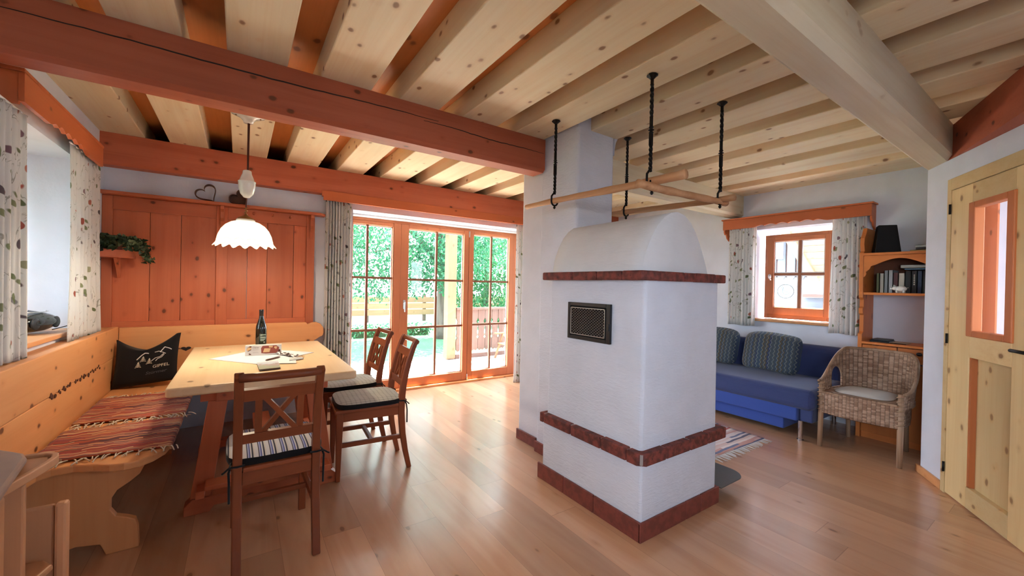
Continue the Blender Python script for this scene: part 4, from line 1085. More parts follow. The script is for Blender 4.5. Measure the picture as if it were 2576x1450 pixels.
# things on the table
ZT_ = 0.7602
tc_ = thing('table_runner', 'white linen cloth laid cornerwise on the dining table', 'tablecloth', (0.15, 3.25, ZT_))
cq = [(-0.165, 3.385), (0.12, 3.02), (0.475, 3.365), (0.15, 3.72)]
def clo(u, v):
    p = (Vector(cq[0])*(1-u)+Vector(cq[1])*u)*(1-v)+(Vector(cq[3])*(1-u)+Vector(cq[2])*u)*v
    return (p.x, p.y, ZT_+0.0015+0.0012*sin(17*u+5*v)**2)
build('cloth', MB().grid(clo, 16, 16), M_LINEN, tc_, smooth=True, solid=0.0018)
pp = thing('paper_sheet', 'white sheet of paper under the pen on the table', 'paper', (0.2, 3.05, ZT_+0.004))
build('sheet', MB().prism([(0.09, 3.05), (0.315, 2.955), (0.335, 3.18), (0.12, 3.27)], 'z', ZT_+0.0045, ZT_+0.0052), M_PAPER, pp)
def zrot(cx, cy_, a):
    return lambda x, y, z: (cx+x*cos(a)-y*sin(a), cy_+x*sin(a)+y*cos(a), z)
# biscuit box standing on edge
bx = thing('biscuit_box', 'long pale biscuit box with pictured chocolate biscuits standing on the table', 'box', (0.15, 3.38, ZT_+0.004))
A = radians(-6.5); zb = ZT_+0.0045; BL, BH, BT = 0.222, 0.072, 0.045
T = zrot(0.15, 3.385, A)
build('carton', MB().box(-BL/2, BL/2, 0, BT, zb, zb+BH).xf(T), plain('pale_card', (0.66, 0.62, 0.60), 0.45), bx, bevel=0.0015)
def face(poly, lift=0.0006): return MB().prism(poly, 'y', -lift-0.0004, -lift+0.0002).xf(lambda x, y, z: T(x-BL/2, y, zb+z))
build('red_print', face([(0.098, 0.014), (0.125, 0.010), (0.19, 0.011), (0.205, 0.03), (0.208, 0.052), (0.19, 0.067), (0.105, 0.066), (0.096, 0.05)]), plain('red_brown_print', (0.28, 0.05, 0.03), 0.45), bx)
M_BISC = plain('biscuit_print', (0.72, 0.45, 0.22), 0.5); M_CHOC = plain('chocolate_print', (0.12, 0.035, 0.02), 0.5)
m = face([(0.108, 0.020), (0.148, 0.020), (0.155, 0.047), (0.116, 0.048)], 0.0014); m.add(face([(0.145, 0.053), (0.166, 0.052), (0.170, 0.064), (0.143, 0.066)], 0.0014)); m.add(face([(0.176, 0.05), (0.19, 0.038), (0.197, 0.058), (0.18, 0.06)], 0.0014)); m.add(face([(0.006, 0.045), (0.016, 0.033), (0.036, 0.045), (0.036, 0.057), (0.020, 0.060)], 0.0014))
build('printed_biscuits', m, M_BISC, bx)
m = face([(0.004, 0.052), (0.03, 0.068), (0.04, 0.064), (0.036, 0.058), (0.014, 0.056)], 0.0010); m.add(face([(0.016, 0.029), (0.036, 0.040), (0.036, 0.046), (0.016, 0.034)], 0.0018)); m.add(face([(0.022, 0.006), (0.036, 0.006), (0.036, 0.012), (0.028, 0.014), (0.024, 0.02)], 0.001))
m.add(face([(0.2, 0.02), (0.215, 0.018), (0.216, 0.034), (0.208, 0.04)], 0.0018))
build('printed_chocolate', m, M_CHOC, bx)
build('lettering', text_mb('Clever', 0.015, lambda x, y: T(0.044-BL/2+x, -0.0016, zb+0.051+y)), plain('dark_red_lettering', (0.10, 0.015, 0.02), 0.5), bx, fix=False)
m = MB()
for i, (l, zz) in enumerate(((0.038, 0.043), (0.034, 0.037), (0.030, 0.022), (0.036, 0.017))): m.add(face([(0.046, zz), (0.046+l, zz), (0.046+l, zz+0.0016), (0.046, zz+0.0016)]))
build('small_print', m, plain('grey_print', (0.45, 0.40, 0.40), 0.5), bx)
# wine bottle
wb = thing('wine_bottle', 'dark wine bottle standing at the back of the dining table', 'bottle', (0.15, 3.80, ZT_))
bc_ = (0.15, 3.80, ZT_)
build('bottle_glass', MB().capped([(0.036, 0.0), (0.0385, 0.006), (0.0385, 0.15), (0.036, 0.175), (0.027, 0.205), (0.018, 0.235), (0.0150, 0.262), (0.0148, 0.298), (0.0148, 0.302)], bc_, 28), plain('black_green_glass', (0.008, 0.010, 0.008), 0.06, coat=0.6), wb, smooth=True)
build('foil_cap', MB().capped([(0.0156, 0.245), (0.0158, 0.30), (0.0155, 0.306), (0.013, 0.307)], bc_, 24), plain('black_foil', (0.02, 0.018, 0.02), 0.35, 0.4), wb, smooth=True)
def lab(r, a0, a1, z0, z1):
    return MB().grid(lambda u, v: (bc_[0]+r*cos(a0+(a1-a0)*u), bc_[1]+r*sin(a0+(a1-a0)*u), ZT_+z0+(z1-z0)*v), 14, 1)
lb = build('label', lab(0.0389, radians(-112), radians(-15), 0.035, 0.115), plain('dark_green_label', (0.02, 0.035, 0.025), 0.5), wb, smooth=True, solid=0.0003)
m = MB()
for z, a1 in ((0.105, -35), (0.086, -50), (0.079, -40), (0.068, -48), (0.061, -60)): m.add(lab(0.0394, radians(-100), radians(a1), z, z+0.0035))
m.add(lab(0.0394, radians(-66), radians(-52), 0.042, 0.052))
build('label_print', m, plain('pale_label_print', (0.45, 0.55, 0.48), 0.5), lb, smooth=True, solid=0.0002)
# pen, booklet, wrapper, card
pn = thing('pen', 'brown ballpoint pen lying on the white paper', 'pen', (0.2, 3.15, ZT_+0.01))
build('barrel', MB().tube([(0.15, 3.115, ZT_+0.0115), (0.158, 3.123, ZT_+0.0115), (0.232, 3.203, ZT_+0.0115), (0.24, 3.212, ZT_+0.0115)], [0.002, 0.0055, 0.006, 0.004], 10), plain('brown_pen', (0.11, 0.04, 0.03), 0.35), pn, smooth=True)
build('clip', MB().bar((0.205, 3.174, ZT_+0.0185), (0.238, 3.21, ZT_+0.0185), 0.003, 0.0012), M_SILVER, pn)
bk = thing('picture_booklet', 'small picture booklet near the front edge of the table', 'booklet', (0.155, 2.93, ZT_+0.006))
build('pages', MB().prism([(0.106, 2.80), (0.213, 2.815), (0.216, 3.06), (0.100, 3.045)], 'z', ZT_+0.0055, ZT_+0.012), plain('booklet_edge', (0.10, 0.05, 0.035), 0.6), bk)
def sky_cover(nt):
    tc = N(nt, 'ShaderNodeTexCoord'); sp = N(nt, 'ShaderNodeSeparateXYZ'); nt.links.new(tc.outputs['Object'], sp.inputs[0])
    nz = N(nt, 'ShaderNodeTexNoise'); nz.inputs['Scale'].default_value = 28; nt.links.new(tc.outputs['Object'], nz.inputs['Vector'])
    h = math_node(nt, 'ADD', sp.outputs[1], math_node(nt, 'MULTIPLY', math_node(nt, 'SUBTRACT', nz.outputs['Fac'], 0.5), 0.18))
    c = mix_col(nt, smooth(nt, h, -0.03, -0.01), (0.36, 0.40, 0.28), (0.42, 0.34, 0.33))
    return mix_col(nt, smooth(nt, h, 0.03, 0.05), c, (0.52, 0.58, 0.64))
build('cover', MB().prism([(0.104, 2.80), (0.215, 2.815), (0.218, 3.06), (0.098, 3.045)], 'z', ZT_+0.0121, ZT_+0.013), cloth_mat('mountain_picture_cover', sky_cover, 0.35), bk)
wr = thing('chocolate_wrapper', 'crumpled black and white wrapper beside the biscuit box', 'wrapper', (0.31, 3.27, ZT_+0.006))
def wrf(u, v):
    p = Vector((0.25, 3.39, 0)).lerp(Vector((0.365, 3.165, 0)), u)
    q = Vector((0.9, 0.45, 0))*(v-0.5)*0.062
    return (p.x+q.x, p.y+q.y, ZT_+0.010+0.010*abs(sin(7*u+3*v))*sin(pi*v)+0.004*sin(19*u))
def wrc(nt):
    tc = N(nt, 'ShaderNodeTexCoord'); nz = N(nt, 'ShaderNodeTexNoise'); nz.inputs['Scale'].default_value = 45; nt.links.new(tc.outputs['Object'], nz.inputs['Vector'])
    return mix_col(nt, smooth(nt, nz.outputs['Fac'], 0.47, 0.53), (0.05, 0.03, 0.03), (0.72, 0.70, 0.70))
build('foil', MB().grid(wrf, 18, 6), cloth_mat('crumpled_print', wrc, 0.4), wr, solid=0.0008)
cd = thing('grey_card', 'grey folded card under the wrapper', 'card', (0.33, 3.10, ZT_))
build('fold', MB().prism([(0.283, 3.055), (0.375, 3.095), (0.366, 3.17), (0.29, 3.13)], 'z', ZT_+0.0055, ZT_+0.0095), plain('grey_card_stock', (0.5, 0.52, 0.53), 0.6), cd)

# ================================================================== CHAIRS
CH = 'chair'
def sweep_yz(path, w, x, thick):
    """square-edged member whose centre line lies in the y-z plane"""
    m = MB(); n = len(path); L = []; R = []
    for i, (y, z) in enumerate(path):
        a = Vector(path[max(i-1, 0)]); b_ = Vector(path[min(i+1, n-1)]); d = (b_-a).normalized(); nn = Vector((-d.y, d.x))
        th = thick[i] if isinstance(thick, (list, tuple)) else thick
        L.append((y+nn.x*th/2, z+nn.y*th/2)); R.append((y-nn.x*th/2, z-nn.y*th/2))
    return m.prism(L+R[::-1], 'x', x-w/2, x+w/2)
def post_y(z):   # back lean of the chair posts at height z
    pts = [(0, -0.250), (0.12, -0.222), (0.25, -0.200), (0.40, -0.188), (0.50, -0.190), (0.62, -0.205), (0.74, -0.232), (0.84, -0.262), (0.885, -0.282), (0.905, -0.300)]
    for (za, ya), (zb_, yb) in zip(pts, pts[1:]):
        if za <= z <= zb_: return ya+(yb-ya)*(z-za)/(zb_-za)
    return pts[-1][1]
def make_chair(label):
    t = thing('dining_chair', label, 'chair', (0, 0, 0), 'dining chairs at the pine table')
    hs = 0.158
    zs = [0, 0.06, 0.12, 0.18, 0.25, 0.32, 0.40, 0.46, 0.52, 0.58, 0.64, 0.70, 0.76, 0.81, 0.85, 0.88, 0.90]
    for s in (-1, 1):
        build('back_leg', sweep_yz([(post_y(z), z) for z in zs], 0.036, s*hs, [0.030+0.014*min(1, z/0.4) if z < 0.5 else 0.044-0.012*(z-0.5)/0.4 for z in zs]), W(CH, 'z'), t, bevel=0.005)
        build('front_leg', MB().prism([(0.205, 0), (0.23, 0), (0.235, 0.4), (0.235, 0.445), (0.19, 0.445), (0.19, 0.4)], 'x', s*hs-0.018, s*hs+0.018), W(CH, 'z'), t, bevel=0.004)
        build('stretcher', MB().box(s*hs-0.011, s*hs+0.011, -0.19, 0.20, 0.215, 0.245), W(CH, 'y'), t, bevel=0.003)
        build('side_rail', MB().box(s*hs-0.011, s*hs+0.011, -0.17, 0.19, 0.385, 0.445), W(CH, 'y'), t, bevel=0.003)
    build('cross_stretcher', MB().box(-hs+0.011, hs-0.011, -0.005, 0.02, 0.218, 0.242), W(CH, 'x'), t, bevel=0.003)
    build('front_rail', MB().box(-hs+0.018, hs-0.018, 0.20, 0.222, 0.385, 0.445), W(CH, 'x'), t, bevel=0.003)
    build('rear_rail', MB().box(-hs+0.018, hs-0.018, -0.20, -0.178, 0.385, 0.445), W(CH, 'x'), t, bevel=0.003)
    sp = [(-0.19, 0.245), (0.19, 0.245), (0.185, -0.165), (hs-0.02, -0.165), (hs-0.02, -0.212), (-hs+0.02, -0.212), (-hs+0.02, -0.165), (-0.185, -0.165)]
    build('seat', MB().prism(sp, 'z', 0.4455, 0.468), W(CH, 'y'), t, bevel=0.006, seg=3)
    def rail(z0, z1, thick=0.022, name='back_rail', cur=0.0):
        n = 8; m = MB()
        def fn(u, v):
            x = (-hs+0.016)+2*(hs-0.016)*u; z = z0+(z1-z0)*v
            return (x, post_y(z)-cur*(1-(2*u-1)**2), z)
        return build(name, m.grid(fn, 10, 4), W(CH, 'x'), t, solid=thick)
    build('top_rail', MB().tube([(-hs-0.0, post_y(0.89)-0.004, 0.884), (-0.08, post_y(0.89)-0.012, 0.884), (0.08, post_y(0.89)-0.012, 0.884), (hs, post_y(0.89)-0.004, 0.884)], 0.019, 12), W(CH, 'x'), t, smooth=True)
    rail(0.775, 0.828); rail(0.575, 0.618)
    def slat(x0, z0, x1, z1, w, y_off=0.0):
        n = 8; m = MB()
        for sd in (-1, 1):
            pass
        def fn(u, v):
            z = z0+(z1-z0)*u; x = x0+(x1-x0)*u+(v-0.5)*w
            return (x, post_y(z)+y_off, z)
        return build('back_slat', m.grid(fn, n, 1), W(CH, 'z'), t, solid=0.015)
    slat(-0.083, 0.612, -0.083, 0.782, 0.027); slat(0.083, 0.612, 0.083, 0.782, 0.027)
    slat(-0.066, 0.614, 0.058, 0.780, 0.026, 0.003); slat(0.066, 0.614, -0.058, 0.780, 0.026, -0.003)
    return t
def make_cushion(label, mat, name='seat_cushion'):
    t = thing(name, label, 'cushion', (0, 0, 0), 'seat cushions on the dining chairs')
    def outline(a):   # rounded square
        c, s = cos(a), sin(a); k = (abs(c)**5+abs(s)**5)**(-1/5)
        return (0.198*k*c, 0.018+0.212*k*s)
    def fn(u, v):
        x, y = outline(2*pi*u)
        return (x*v, 0.018+(y-0.018)*v, 0.500+0.012*(1-v**6)+0.002*sin(40*x*v))
    build('pad_top', MB().grid(fn, 48, 10, closeu=True), mat, t, smooth=True, fix=False)
    m = MB()
    def sd(u, v):
        x, y = outline(2*pi*u); b_ = 1+0.015*sin(pi*v)
        return (x*b_, 0.018+(y-0.018)*b_, 0.4690+0.031*v)
    m.grid(sd, 48, 4, closeu=True)
    k = len(m.v)
    m.grid(lambda u, v: (outline(2*pi*u)[0]*v, 0.018+(outline(2*pi*u)[1]-0.018)*v, 0.4690), 48, 2, closeu=True)
    build('pad_side', m, M_BLACKCLOTH, t, smooth=True, fix=False)
    for s in (-1, 1):
        m = MB()
        x = s*0.158
        m.tube([(s*0.14, -0.165, 0.482), (s*0.182, -0.17, 0.484), (s*0.186, -0.215, 0.482), (s*0.158, -0.222, 0.482), (s*0.13, -0.218, 0.482)], 0.0045, 6)
        m.tube([(s*0.183, -0.205, 0.482), (s*0.196, -0.218, 0.476), (s*0.205, -0.224, 0.470), (s*0.214, -0.228, 0.466)], 0.004, 5)
        m.tube([(s*0.183, -0.205, 0.482), (s*0.190, -0.216, 0.46), (s*0.188, -0.222, 0.42), (s*0.187, -0.223, 0.33)], 0.005, 5)
        build('tie', m, M_BLACKCLOTH, t, smooth=True)
    return t
c1 = make_chair('dark wooden dining chair at the head of the table, its crossed back towards the room')
q1 = make_cushion('blue and white striped seat cushion on the chair at the table head', M_SEATSTRIPE)
q2 = make_cushion('grey pinstriped seat cushion on the nearer chair beside the terrace doors', M_SEATGREY)
R2, R3 = radians(90-4), radians(90+1)
dup(c1, (0.775, 2.925, 0), R2, 'dark wooden dining chair on the terrace side, the nearer one to the stove')
dup(c1, (0.755, 3.455, 0), R3, 'dark wooden dining chair on the terrace side, partly behind another chair')
dup(q2, (0.755, 3.455, 0), R3, 'grey pinstriped seat cushion on the chair partly hidden behind the other')
q2.location = (0.775, 2.925, 0); q2.rotation_euler = (0, 0, R2)
for o in (c1, q1): o.location = (0.158, 2.335, 0); o.rotation_euler = (0, 0, radians(1))

# ---- child's high chair at the left edge
hc = thing('high_chair', 'wooden child high chair at the near end of the bench', 'high chair', (-0.62, 1.72, 0))
Hz = W('high', 'z'); Hx = W('high', 'y')
for nm, x0 in (('side_panel', -0.50), ('side_panel', -0.86)):
    pass
def hp_(y0, y1, z0, z1): return [(y0, z0), (y1, z0), (y1, z1-0.03), (y1-0.008, z1-0.008), (y1-0.03, z1), (y0+0.03, z1), (y0+0.008, z1-0.008), (y0, z1-0.03)]
# rear frame (towards the bench) and front frame (towards the camera), both facing the room
build('rear_frame', MB().box(-0.80, -0.4755, 1.862, 1.880, 0.0, 0.574), Hz, hc, bevel=0.008)
build('leg', MB().box(-0.475, -0.446, 1.85, 1.884, 0.0, 0.577), Hz, hc, bevel=0.008)
build('leg', MB().box(-0.545, -0.515, 1.58, 1.66, 0.0, 0.705), Hz, hc, bevel=0.008)
build('leg', MB().box(-0.83, -0.80, 1.58, 1.66, 0.0, 0.705), Hz, hc, bevel=0.008)
build('leg', MB().box(-0.83, -0.80, 1.80, 1.884, 0.0, 0.577), Hz, hc, bevel=0.008)
build('centre_slat', MB().box(-0.545, -0.50, 1.72, 1.74, 0.2, 0.70), Hz, hc, bevel=0.005)
def band(u, v):
    a = u
    path = [(-0.556, 1.52), (-0.520, 1.60), (-0.492, 1.70), (-0.472, 1.79), (-0.468, 1.825), (-0.475, 1.855), (-0.495, 1.875), (-0.54, 1.88), (-0.62, 1.88)]
    i = u*(len(path)-1); k = min(int(i), len(path)-2); f = i-k
    p = Vector(path[k]).lerp(Vector(path[k+1]), f)
    return (p.x, p.y, 0.715+0.025*v)
build('arm_band', MB().grid(band, 40, 1), Hx, hc, solid=0.016, bevel=0.004)
build('arm_board', MB().prism([(-0.560, 1.54), (-0.515, 1.63), (-0.488, 1.73), (-0.474, 1.81), (-0.49, 1.858), (-0.55, 1.868), (-0.60, 1.80)], 'z', 0.718, 0.732), Hx, hc, bevel=0.004)
build('tray', MB().prism([(-0.46, 1.40), (-0.475, 1.50), (-0.513, 1.78), (-0.53, 1.82), (-0.60, 1.895), (-0.86, 1.94), (-0.86, 1.40)], 'z', 0.742, 0.766), plain('grey_brown_tray', (0.36, 0.24, 0.20), 0.4), hc, bevel=0.008)
build('seat', MB().prism([(-0.82, 1.50), (-0.54, 1.50), (-0.46, 1.79), (-0.49, 1.835), (-0.82, 1.85)], 'z', 0.40, 0.42), Hx, hc, bevel=0.006)
build('bag_tag', MB().box(-0.60, -0.57, 1.665, 1.669, 0.54, 0.60), M_PAPER, hc)

# ================================================================== PENDANT LAMP
LX, LY = 0.035, 3.3
pd = thing('pendant_lamp', 'lit white glass pendant lamp with a wavy rim above the table', 'lamp', (LX, LY, ZJ))
def hl(p, c): return MB().lathe([(0.0005, p[0][1])]+p+[(0.0005, p[-1][1])], c, 28)
def rosef(i, th): return (0.012*cos(4*th), 0) if i in (1, 2) else (0, 0)
build('ceiling_rose', MB().lathe([(0.0005, -0.001), (0.085, -0.001), (0.085, -0.008), (0.05, -0.022), (0.033, -0.04), (0.028, -0.055), (0.0005, -0.056)], (LX, LY, ZJ), 32, rosef), M_CERAMIC, pd, smooth=True)
build('rose_screw', MB().capped([(0.005, -0.014), (0.005, -0.020)], (LX+0.07, LY-0.01, ZJ), 8).add(MB().capped([(0.005, -0.014), (0.005, -0.020)], (LX-0.07, LY-0.01, ZJ), 8)), M_BRASS, pd)
build('cord', MB().tube([(LX, LY, ZJ-0.055), (LX, LY, 2.0)], 0.0045, 8).add(MB().tube([(LX+0.007, LY, ZJ-0.055), (LX+0.005, LY, 2.03)], 0.003, 6)), M_CORD, pd)
build('counterweight', MB().lathe([(0.0005, 0.0), (0.018, 0.004), (0.036, 0.028), (0.045, 0.06), (0.049, 0.095), (0.050, 0.105), (0.053, 0.108), (0.053, 0.114), (0.046, 0.118), (0.036, 0.145), (0.028, 0.165), (0.026, 0.185), (0.018, 0.19), (0.0005, 0.19)], (LX-0.002, LY, 1.862), 40, lambda i, th: (0.0016*cos(20*th), 0) if 2 <= i <= 4 else (0, 0)), M_CERAMIC, pd, smooth=True)
build('cord', MB().tube([(LX-0.002, LY, 1.864), (LX-0.006, LY, 1.80)], 0.004, 8), M_CORD, pd)
m = MB(); m.tube([(LX-0.006, LY, 1.805), (LX-0.006, LY, 1.745)], 0.003, 6)
m.tube([(LX-0.006+0.009*cos(a*0.9), LY+0.009*sin(a*0.9), 1.80-0.0035*a) for a in range(15)], 0.0025, 6)
build('hook', m, M_BRASS, pd, smooth=True)
LC = (LX-0.006, LY, 0)
build('brass_cap', MB().lathe([(0.0005, 1.752), (0.008, 1.75), (0.014, 1.742), (0.032, 1.732), (0.048, 1.722), (0.050, 1.712), (0.046, 1.708), (0.0005, 1.708)], LC, 28), M_BRASS, pd, smooth=True)
build('collar', MB().lathe([(0.050, 1.716), (0.056, 1.712), (0.056, 1.700), (0.050, 1.694)], LC, 28), M_CERAMIC, pd, smooth=True)
def shade_mat():
    m, nt, ns, ln, p = new_mat('lit_opal_glass')
    p.inputs['Base Color'].default_value = (0.85, 0.83, 0.74, 1); p.inputs['Roughness'].default_value = 0.2
    p.inputs['Emission Color'].default_value = (1.0, 0.93, 0.74, 1); p.inputs['Emission Strength'].default_value = 0.16
    tr = N(nt, 'ShaderNodeBsdfTranslucent'); tr.inputs['Color'].default_value = (0.95, 0.92, 0.82, 1)
    mx = N(nt, 'ShaderNodeMixShader'); mx.inputs[0].default_value = 0.3
    ln.new(p.outputs[0], mx.inputs[1]); ln.new(tr.outputs[0], mx.inputs[2]); ln.new(mx.outputs[0], ns['Material Output'].inputs['Surface'])
    return m
sp_ = [(0.052, 1.702), (0.082, 1.692), (0.112, 1.672), (0.136, 1.642), (0.152, 1.605), (0.160, 1.57), (0.162, 1.555), (0.167, 1.545), (0.174, 1.540)]
def ruf(i, th):
    if i >= 6: return (0.003*(i-5)*cos(16*th), -0.004*(i-5)*cos(16*th))
    return (0, 0)
sh = build('glass_shade', MB().lathe(sp_, LC, 96, ruf), shade_mat(), pd, smooth=True, solid=0.004, fix=False)
build('pink_line', MB().tube([(LC[0]+(0.1630)*cos(a*pi/64), LC[1]+(0.1630)*sin(a*pi/64), 1.568+0.006*cos(14*a*pi/64)) for a in range(129)], 0.0011, 4, False), plain('pink_glaze', (0.55, 0.25, 0.2), 0.4), sh)
build('bulb', MB().capped([(0.012, 1.69), (0.014, 1.66), (0.028, 1.635), (0.032, 1.61), (0.024, 1.588), (0.008, 1.578)], LC, 20), plain('lit_bulb', (1, 0.95, 0.85), 0.3, emit=(1.0, 0.85, 0.6), es=3), pd, smooth=True)
ld = bpy.data.lights.new('lamp_light', 'POINT'); ld.energy = 6.5; ld.color = (1.0, 0.86, 0.64); ld.shadow_soft_size = 0.035
lo = bpy.data.objects.new('lamp_light', ld); C.objects.link(lo); lo.location = (LC[0], LC[1], 1.555)

# ================================================================== DRYING RACK OVER THE STOVE
rk_ = thing('drying_rack', 'peeled branch drying rack hung on black twisted rods above the stove', 'rack', (2.05, 1.7, ZJ))
rp_ = random.Random(21)
def pole(p0, p1, r0, r1, name='pole'):
    n = 28; pts = []; rs = []
    a = Vector(p0); b_ = Vector(p1); o1, o2 = rp_.uniform(0, 6), rp_.uniform(0, 6)
    for i in range(n+1):
        t_ = i/n; p = a.lerp(b_, t_); p += Vector((0, 0, 0.006*sin(4*t_+o1)))+Vector((0.004*sin(5*t_+o2), 0.004*sin(3*t_+o1), 0))
        pts.append(p); rs.append((r0+(r1-r0)*t_)*(1+0.05*sin(31*t_+o1)+0.04*sin(17*t_+o2)))
    return build(name, MB().tube(pts, rs, 12), W('pole', 'y'), rk_, smooth=True)
pole((1.752, 2.40, 1.880), (1.80, 1.16, 1.872), 0.017, 0.024)
pole((1.675, 1.345, 1.842), (2.45, 1.30, 1.826), 0.022, 0.019)
pole((2.395, 2.25, 1.872), (2.39, 1.22, 1.850), 0.018, 0.019)
def rod(x, y, zb):
    m = MB(); zt = ZJ; L = zt-zb
    def seg(z0, z1, r, tw):
        k = len(m.v); n = 16
        for i in range(n+1):
            z = z0+(z1-z0)*i/n
            for j in range(4):
                a = pi/4+j*pi/2+tw*i/n
                rr = r*(1.0)
                m.v.append((x+rr*cos(a), y+rr*sin(a), z))
        for i in range(n):
            for j in range(4):
                j2 = (j+1) % 4; m.f.append((k+i*4+j, k+i*4+j2, k+(i+1)*4+j2, k+(i+1)*4+j))
    m.capped([(0.026, -0.001), (0.030, -0.006), (0.022, -0.012), (0.012, -0.022)], (x, y, zt), 10)
    zm = zt-L*0.52
    seg(zt-0.02, zt-0.05, 0.0085, 0); seg(zt-0.05, zm+0.07, 0.0105, 9); seg(zm+0.07, zm+0.02, 0.009, 0)
    m.lathe([(0.008, 0.022), (0.013, 0.014), (0.007, 0.006), (0.016, 0.0), (0.007, -0.006), (0.013, -0.014), (0.008, -0.022)], (x, y, zm), 12)
    seg(zm-0.02, zm-0.08, 0.011, 0); seg(zm-0.08, zb+0.05, 0.0105, 9)
    pts = [(x, y, zb+0.06)]+[(x+0.0, y-0.029*cos(a)+0.0, zb+0.008-0.029*sin(a)) for a in [radians(q) for q in range(-60, 200, 20)]]
    pts = [(x, y, zb+0.065), (x-0.026, y, zb+0.035)]+[(x-0.027*cos(radians(q)), y, zb-0.027*sin(radians(q))) for q in range(-10, 171, 20)]
    m.tube(pts, 0.0062, 8)
    m.capped([(0.004, -0.030), (0.010, -0.040), (0.004, -0.050)], (x, y, zb), 8)
    return build('hanging_rod', m, M_IRON, rk_)
rod(1.765, 2.105, 1.879); rod(1.786, 1.352, 1.868); rod(2.385, 1.302, 1.842); rod(2.394, 2.02, 1.868)
m = MB(); m.tube([(1.786+0.026*cos(radians(q)), 1.34, 1.842-0.026*sin(radians(q))) for q in range(-120, 200, 20)], 0.006, 8); m.capped([(0.004, -0.028), (0.010, -0.038), (0.004, -0.048)], (1.786, 1.34, 1.842), 8)
build('lower_hook', m, M_IRON, rk_)

# ================================================================== SOFA, WICKER CHAIR, BOOKSHELF, RUG
sf = thing('sofa', 'blue sofa with a chrome leg under the small window', 'sofa', (4.48, 2.2, 0))
SY0, SY1 = 1.355, 3.25
def cushion_block(x0, x1, y0, y1, z0, z1, r):
    return MB().box(x0, x1, y0, y1, z0, z1)
build('seat', MB().box(4.02, 4.81, SY0, SY1, 0.275, 0.455), M_SOFA, sf, bevel=0.055, seg=5)
build('front_panel', MB().box(4.05, 4.66, SY0+0.13, SY1, 0.165, 0.285), M_SOFAF, sf, bevel=0.012, seg=3)
build('lower_panel', MB().box(4.10, 4.66, SY0+0.25, SY1, 0.055, 0.16), M_SOFAF, sf, bevel=0.010, seg=3)
build('side_panel', MB().box(4.07, 4.95, SY0+0.02, SY0+0.12, 0.17, 0.30), M_SOFA, sf, bevel=0.012)
build('backrest', MB().box(4.80, 4.95, SY0+0.03, SY1, 0.25, 0.76), M_SOFA, sf, bevel=0.06, seg=5)
for y in (1.47, 3.1):
    build('leg', MB().capped([(0.018, 0.006), (0.018, 0.17)], (4.09, y, 0), 16).add(MB().capped([(0.026, 0.0), (0.026, 0.007)], (4.09, y, 0), 16)), M_CHROME, sf, smooth=False)
    build('leg', MB().capped([(0.018, 0.0), (0.018, 0.25)], (4.88, y, 0), 16), M_CHROME, sf)
def pillow(label, y0, y1, x, z0, h, lean, th, sd):
    t = thing('sofa_pillow', label, 'pillow', (x, (y0+y1)/2, z0), 'wavy striped pillows on the blue sofa')
    yc, hw = (y0+y1)/2, (y1-y0)/2
    def fn(u, v, back):
        a = 2*u-1; b_ = 2*v-1
        kk = max(abs(a), abs(b_), 1e-6)/max((abs(a)**5+abs(b_)**5)**0.2, 1e-6)
        e = (max(0, 1-a**6)**0.45)*(max(0, 1-b_**6)**0.45)
        d = th*e*(1 if back else -1)
        z = z0+h*0.5*(1+b_*kk*(1-0.03*(1-a*a))); y = yc+hw*a*kk*(1-0.03*(1-b_*b_))
        return (x+d+(z-z0)*lean, y, z+0.010*sin(3*a+sd))
    m = MB().grid(lambda u, v: fn(u, v, False), 26, 20); m.add(MB().grid(lambda u, v: fn(u, v, True), 26, 20))
    build('cover', m, M_ZIG, t, smooth=True)
pillow('wavy striped blue and brown pillow at the right end of the sofa', 1.66, 2.225, 4.565, 0.462, 0.40, 0.28, 0.075, 1)
pillow('wavy striped blue and brown pillow half hidden behind the stove', 2.265, 2.83, 4.565, 0.462, 0.40, 0.28, 0.075, 2)

wk = thing('wicker_armchair', 'woven wicker armchair with curved back beside the white wall', 'armchair', (4.35, 1.08, 0))
WC = (4.28, 1.075)
def wplan(u):   # u 0..1 from the left front post round the back to the right front post
    pts = [(4.09, 1.325), (4.20, 1.330), (4.33, 1.328), (4.45, 1.308), (4.545, 1.265), (4.59, 1.18), (4.605, 1.078), (4.59, 0.975), (4.545, 0.89), (4.45, 0.83), (4.33, 0.805), (4.20, 0.803), (4.09, 0.82)]
    i = u*(len(pts)-1); k = min(int(i), len(pts)-2); f = i-k
    def cr(a, b_, c, d_, t): return 0.5*(2*b_+(c-a)*t+(2*a-5*b_+4*c-d_)*t*t+(3*b_-a-3*c+d_)*t**3)
    g = lambda j: pts[max(0, min(len(pts)-1, j))]
    return tuple(cr(g(k-1)[q], g(k)[q], g(k+1)[q], g(k+2)[q], f) for q in (0, 1))
def wtop(u):
    e = 1-abs(2*u-1)
    return 0.545+0.255*(0.5-0.5*cos(pi*min(1, max(0, (e-0.04)/0.62))))
def wback(lo):
    def fn(u, v):
        x, y = wplan(u); zt = wtop(u); z = lo+(zt-lo)*v
        fl = 0.05*v*v
        return (x+(x-WC[0])*fl*1.4, y+(y-WC[1])*fl, z)
    return fn
NU, NV = 120, 24
m = MB(); fn = wback(0.43)
m.grid(fn, NU, NV, lambda u, v: (u*1.35, 0.43+v*(wtop(u)-0.43)))
keep = []; keepuv = {}
